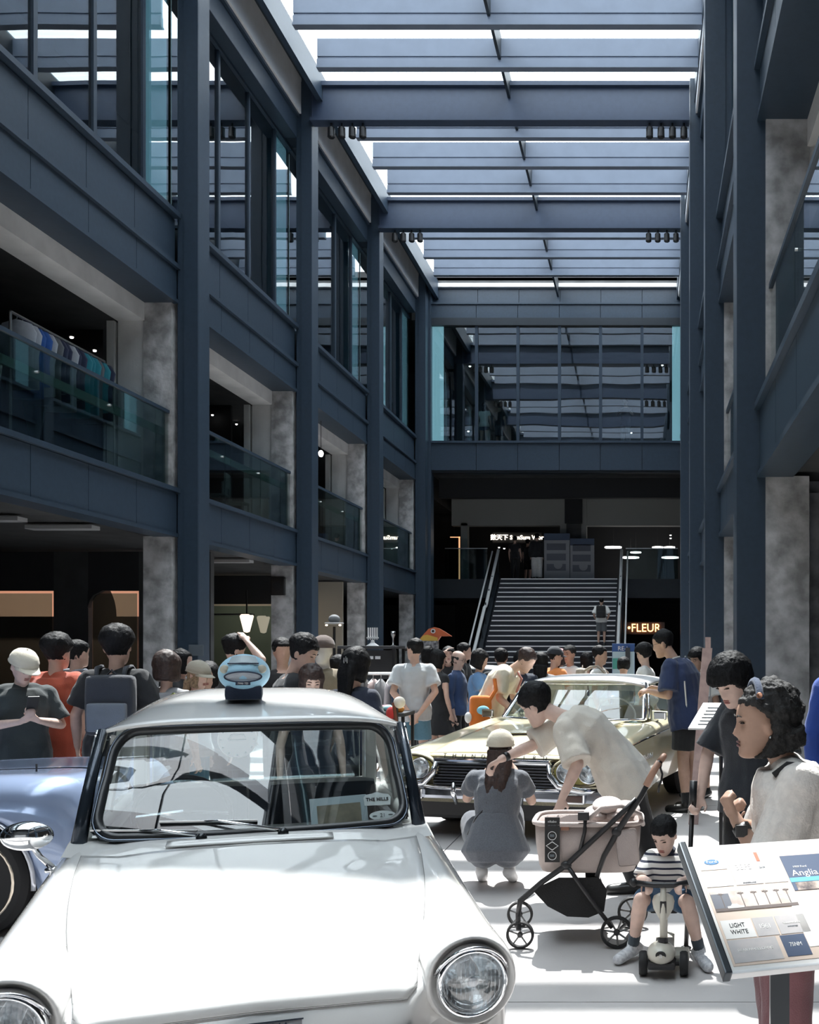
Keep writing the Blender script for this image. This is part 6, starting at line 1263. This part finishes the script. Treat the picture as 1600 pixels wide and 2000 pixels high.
for px, py, D in ((415,810,24),(425,813,24.6),(435,818,25),(462,828,26),(472,838,27)): p = W(px,py,D); dlight(p.x,p.y,p.z,'spotlight in the café gallery, counted from the left', .025)
# posters at the stair head
for px0, px1, py0, py1, lab in ((1063,1113,1042,1124,'left information poster board at the stair head'),(1114,1161,1052,1130,'right information poster board with a round emblem at the stair head')):
    D = 38.7; a, b = W(px0, py1, D), W(px1, py0, D); e = empty('poster_board', ((a.x+b.x)/2, D, 4.2), 0, lab, 'sign'); hw = (b.x-a.x)/2; H_ = b.z-4.2
    MB().bbox((-hw,-.02,0),(hw,.02,H_), .005).build('board', mat('poster_white', (.30,.31,.33), .6), e); MB().box((-hw,-.03,H_-.25),(hw,-.02,H_)).build('header', navy, e)
    for k in range(3): MB().box((-hw*.8,-.03,H_*.2+.38*k),(hw*.7,-.02,H_*.2+.25+.38*k)).build('print_block', mat('print_dim', (.12,.13,.16), .6), e)
    MB().lathe([(.001,-.004),(.16,-.004),(.16,.004),(.001,.004)], (hw*.1,-.035,H_*.33), 'y', 20).build('round_emblem', MATS['poster_white'], e)
og = empty('lit_doorway', (at(897,40.5),40.5,4.2), 0, 'orange lit door frame on the gallery left of the stairs', 'door frame')
MB().box((-.02,0,0),(.03,.03,1.8)).box((-.35,0,1.77),(.03,.03,1.8)).build('light_strip', lamp_m('strip_orange', (1,.5,.25), 1.2), og)
# gallery clothes rail behind the first balustrade
G_ = [('white jacket', cloth('gw', (.5,.52,.58))),('bright blue jersey', cloth('gb', (.03,.12,.42))),('navy jersey', cloth('gn', (.03,.04,.09))),('turquoise top', cloth('gt', (.03,.28,.36))),('grey top', cloth('gg', (.16,.17,.19)))]
e = empty('clothes_rack', (-8.75,15.9,4.2), R(90), 'high clothes rail of blue jerseys behind the gallery balustrade', 'clothes rack')
MB().tube([V((-1.5,0,2.07)), V((1.0,0,2.07))], .022, 8).build('rail', steelp, e)
for x in (-1.5,1.0): MB().tube([V((x,0,2.07)), V((x,0,0))], .02, 8).build('upright', steelp, e)
for k in range(17):
    y = 14.55+.135*k; c = G_[(0,0,1,1,0,4,2,2,0,2,2,3,3,3,4,3,2)[k]]
    g = empty('garment', (-8.75,y,6.27), random.uniform(-.15,.15), f'{c[0]}, {NTH[k]} from the near end of the gallery rail', 'clothing', 'jerseys on the gallery rail')
    MB().tube([V((0,0,.02)), V((0,0,-.05)), V((-.2,0,-.12)), V((.2,0,-.12))], .006, 5).build('hanger', steelp, g)
    MB().rings([[V((cos(a)*rx, sin(a)*ry, zz)) for a in [2*pi*i/16 for i in range(16)]] for zz, rx, ry in ((-.07,.05,.03),(-.12,.2,.05),(-.25,.27,.07),(-.55,.22,.08),(-.9-.1*(k%3),.23,.08))]).build('cloth_body', c[1], g, smooth=True)
for k, y in enumerate((12.6,13.9,15.4)):
    o = MB().rings([[V((cos(a)*rx, sin(a)*rx, zz)) for a in [2*pi*i/14 for i in range(14)]] for zz, rx in ((0,.05),(.5,.06),(.9,.14),(1.2,.17),(1.4,.12),(1.46,.06))]).build('torso_form', cloth('form_grey', (.10,.12,.12)), None, smooth=True); o.location = (-8.5-.25*k, y, 4.2)
    tag(o, ('nearest','middle','farthest')[k]+' dress form standing under the gallery clothes rail', 'dress form')
# café chairs
cw = mat('chair_grey', (.16,.19,.20), .4)
def chair(x, y, z, rz, lab):
    e = empty('cafe_chair', (x,y,z), rz, lab, 'chair', 'chairs in the café gallery')
    MB().bbox((-.21,-.21,.43),(.21,.21,.47), .01).build('seat', cw, e); MB().bbox((-.21,.19,.60),(.21,.22,.88), .01).build('backrest', cw, e)
    for a in (-.19,.19):
        for b in (-.19,.19): MB().tube([V((a,b,0)), V((a*.9,b,.44 if b < 0 else .88))], .018, 6).build('leg', cw, e)
for k, (x, y) in enumerate(((-8.45,18.3),(-8.5,19.5),(-8.45,20.6),(-8.5,21.7),(-8.5,24.6),(-8.5,26.2))): chair(x, y, 4.2, R(90 if k % 2 else -80), ('first','second','third','fourth','fifth','sixth')[k]+' grey chair along the gallery glass, counted from the clothes rail')
pb_ = empty('pendant_bulb', (at(627,25.5),25.5,1.6+(1270-886)*25.5/F), 0, 'bare pendant bulb glowing in the third gallery bay', 'lamp'); MB().ell((0,0,0), .06,.06,.08, 12, 8).build('bulb', coolw, pb_, smooth=True); MB().tube([V((0,0,.08)), V((0,0,.8))], .008, 5).build('cord', black, pb_)
# ---------------------------------------------------------------- ground-floor shops, left
sh = S('wall_shopfront')
sal = mat('dim_brown_wall', (.16,.12,.105), .8); cove = mat('salmon_cove', (.75,.52,.44), .8); bg_ = mat('beige_room', (.36,.33,.28), .8)
def front(y, xs, ztop, zt=3.45):
    e0 = -13.9
    for a, b in xs:
        MB().box((e0, y, 0),(a, y+.15, zt)).build('pier', dark2, sh); e0 = b
        MB().box((a, y, ztop),(b, y+.15, zt)).build('fascia', dark, sh)
        MB().box((a+.06, y+.05, .1),(b-.06, y+.06, ztop-.05)).build('pane', gl_bal, sh)
    MB().box((e0, y, 0),(-8.15, y+.15, zt)).build('pier', dark2, sh)
front(19.6, ((-13.3,-11.1),(-10.45,-9.5)), 2.72)
sb((-13.9,21.4,0),(-9.4,21.5,3.45), sal, 'back_wall', sh)
for xa, xb in ((-13.4,-11.0),(-10.5,-9.4)): MB().grid(lambda u, v: V((xa+(xb-xa)*u, 20.0+.75*sin(v*pi/2), 2.95-.68*(1-cos(v*pi/2)))), 4, 10).build('lit_cove', cove, sh, smooth=True)
for xa in (-10.45,): MB().rings([[V((xa, y, 2.72)), V((xa, y, 2.40)), V((xa+.03, y, 2.52)), V((xa+.10, y, 2.63)), V((xa+.28, y, 2.72))] for y in (19.58,19.7)]).build('rounded_corner', dark, sh)
def alamp(x, y, z, e_, sx, sy, col):
    l = bpy.data.lights.new('shop_lamp', 'AREA'); l.shape = 'RECTANGLE'; l.size = sx; l.size_y = sy; l.energy = e_; l.color = col; o = bpy.data.objects.new('shop_lamp', l); COL.objects.link(o); o.location = (x,y,z); return o
alamp(-11.5, 19.88, 2.88, 26, 4, .12, (1,.66,.48)).rotation_euler = (R(60),0,0)
front(25.9, ((-13.0,-8.9),), 2.75); sb((-13.9,28.3,0),(-8.2,28.4,3.45), bg_, 'back_wall', sh); alamp(-10.5, 27, 3.3, 26, 2, 1, (1,.85,.65))
hl_ = empty('heat_lamp', (at(482,25.4),25.4,1.6+(1270-1200)*25.4/F), 0, 'glowing cone-shaped heat lamp in the beige shop', 'lamp')
MB().lathe([(.14,0),(.16,-.05),(.07,-.42),(.02,-.44)], (0,0,0), 'z', 18).build('glowing_cone', lamp_m('heat_glow', (1,.80,.62), 2.2), hl_, smooth=True); MB().tube([V((0,0,0)), V((0,0,.6))], .02, 6).build('stem', black, hl_); MB().bbox((-1.2,-.1,-.02),(.15,.1,.02), .01).build('shelf_bar', dark2, hl_)
for d, px in ((17.1,'first'),(22.9,'second')): pass
sw_ = empty('wall_switch', (at(385,17.0), 16.97, 1.6), 0, 'small grey panel on the first steel column', 'panel'); MB().bbox((-.12,-.02,-.09),(.12,0,.09), .01).build('plate', mat('panel_grey', (.10,.12,.14), .5), sw_)
sp_ = empty('wall_speaker', (at(551,22.95),22.85,1.6+(1270-1146)*22.9/F), 0, 'black loudspeaker fixed to the second concrete pier', 'speaker'); MB().bbox((-.15,-.2,-.2),(.15,0,.2), .02).build('cabinet', black, sp_); MB().lathe([(.001,0),(.09,0),(.1,-.01)], (0,-.2,0), 'y', 16).build('cone', dark, sp_)
# ceiling patches of the ground-floor arcade
for y, x in ((14.6,-9.2),(15.6,-8.7),(21.5,-8.6)): MB().bbox((x-.5,y-.12,3.40),(x+.5,y+.12,3.46), .01).build('ceiling_panel', mat('patch_grey', (.35,.36,.37), .7), sh)
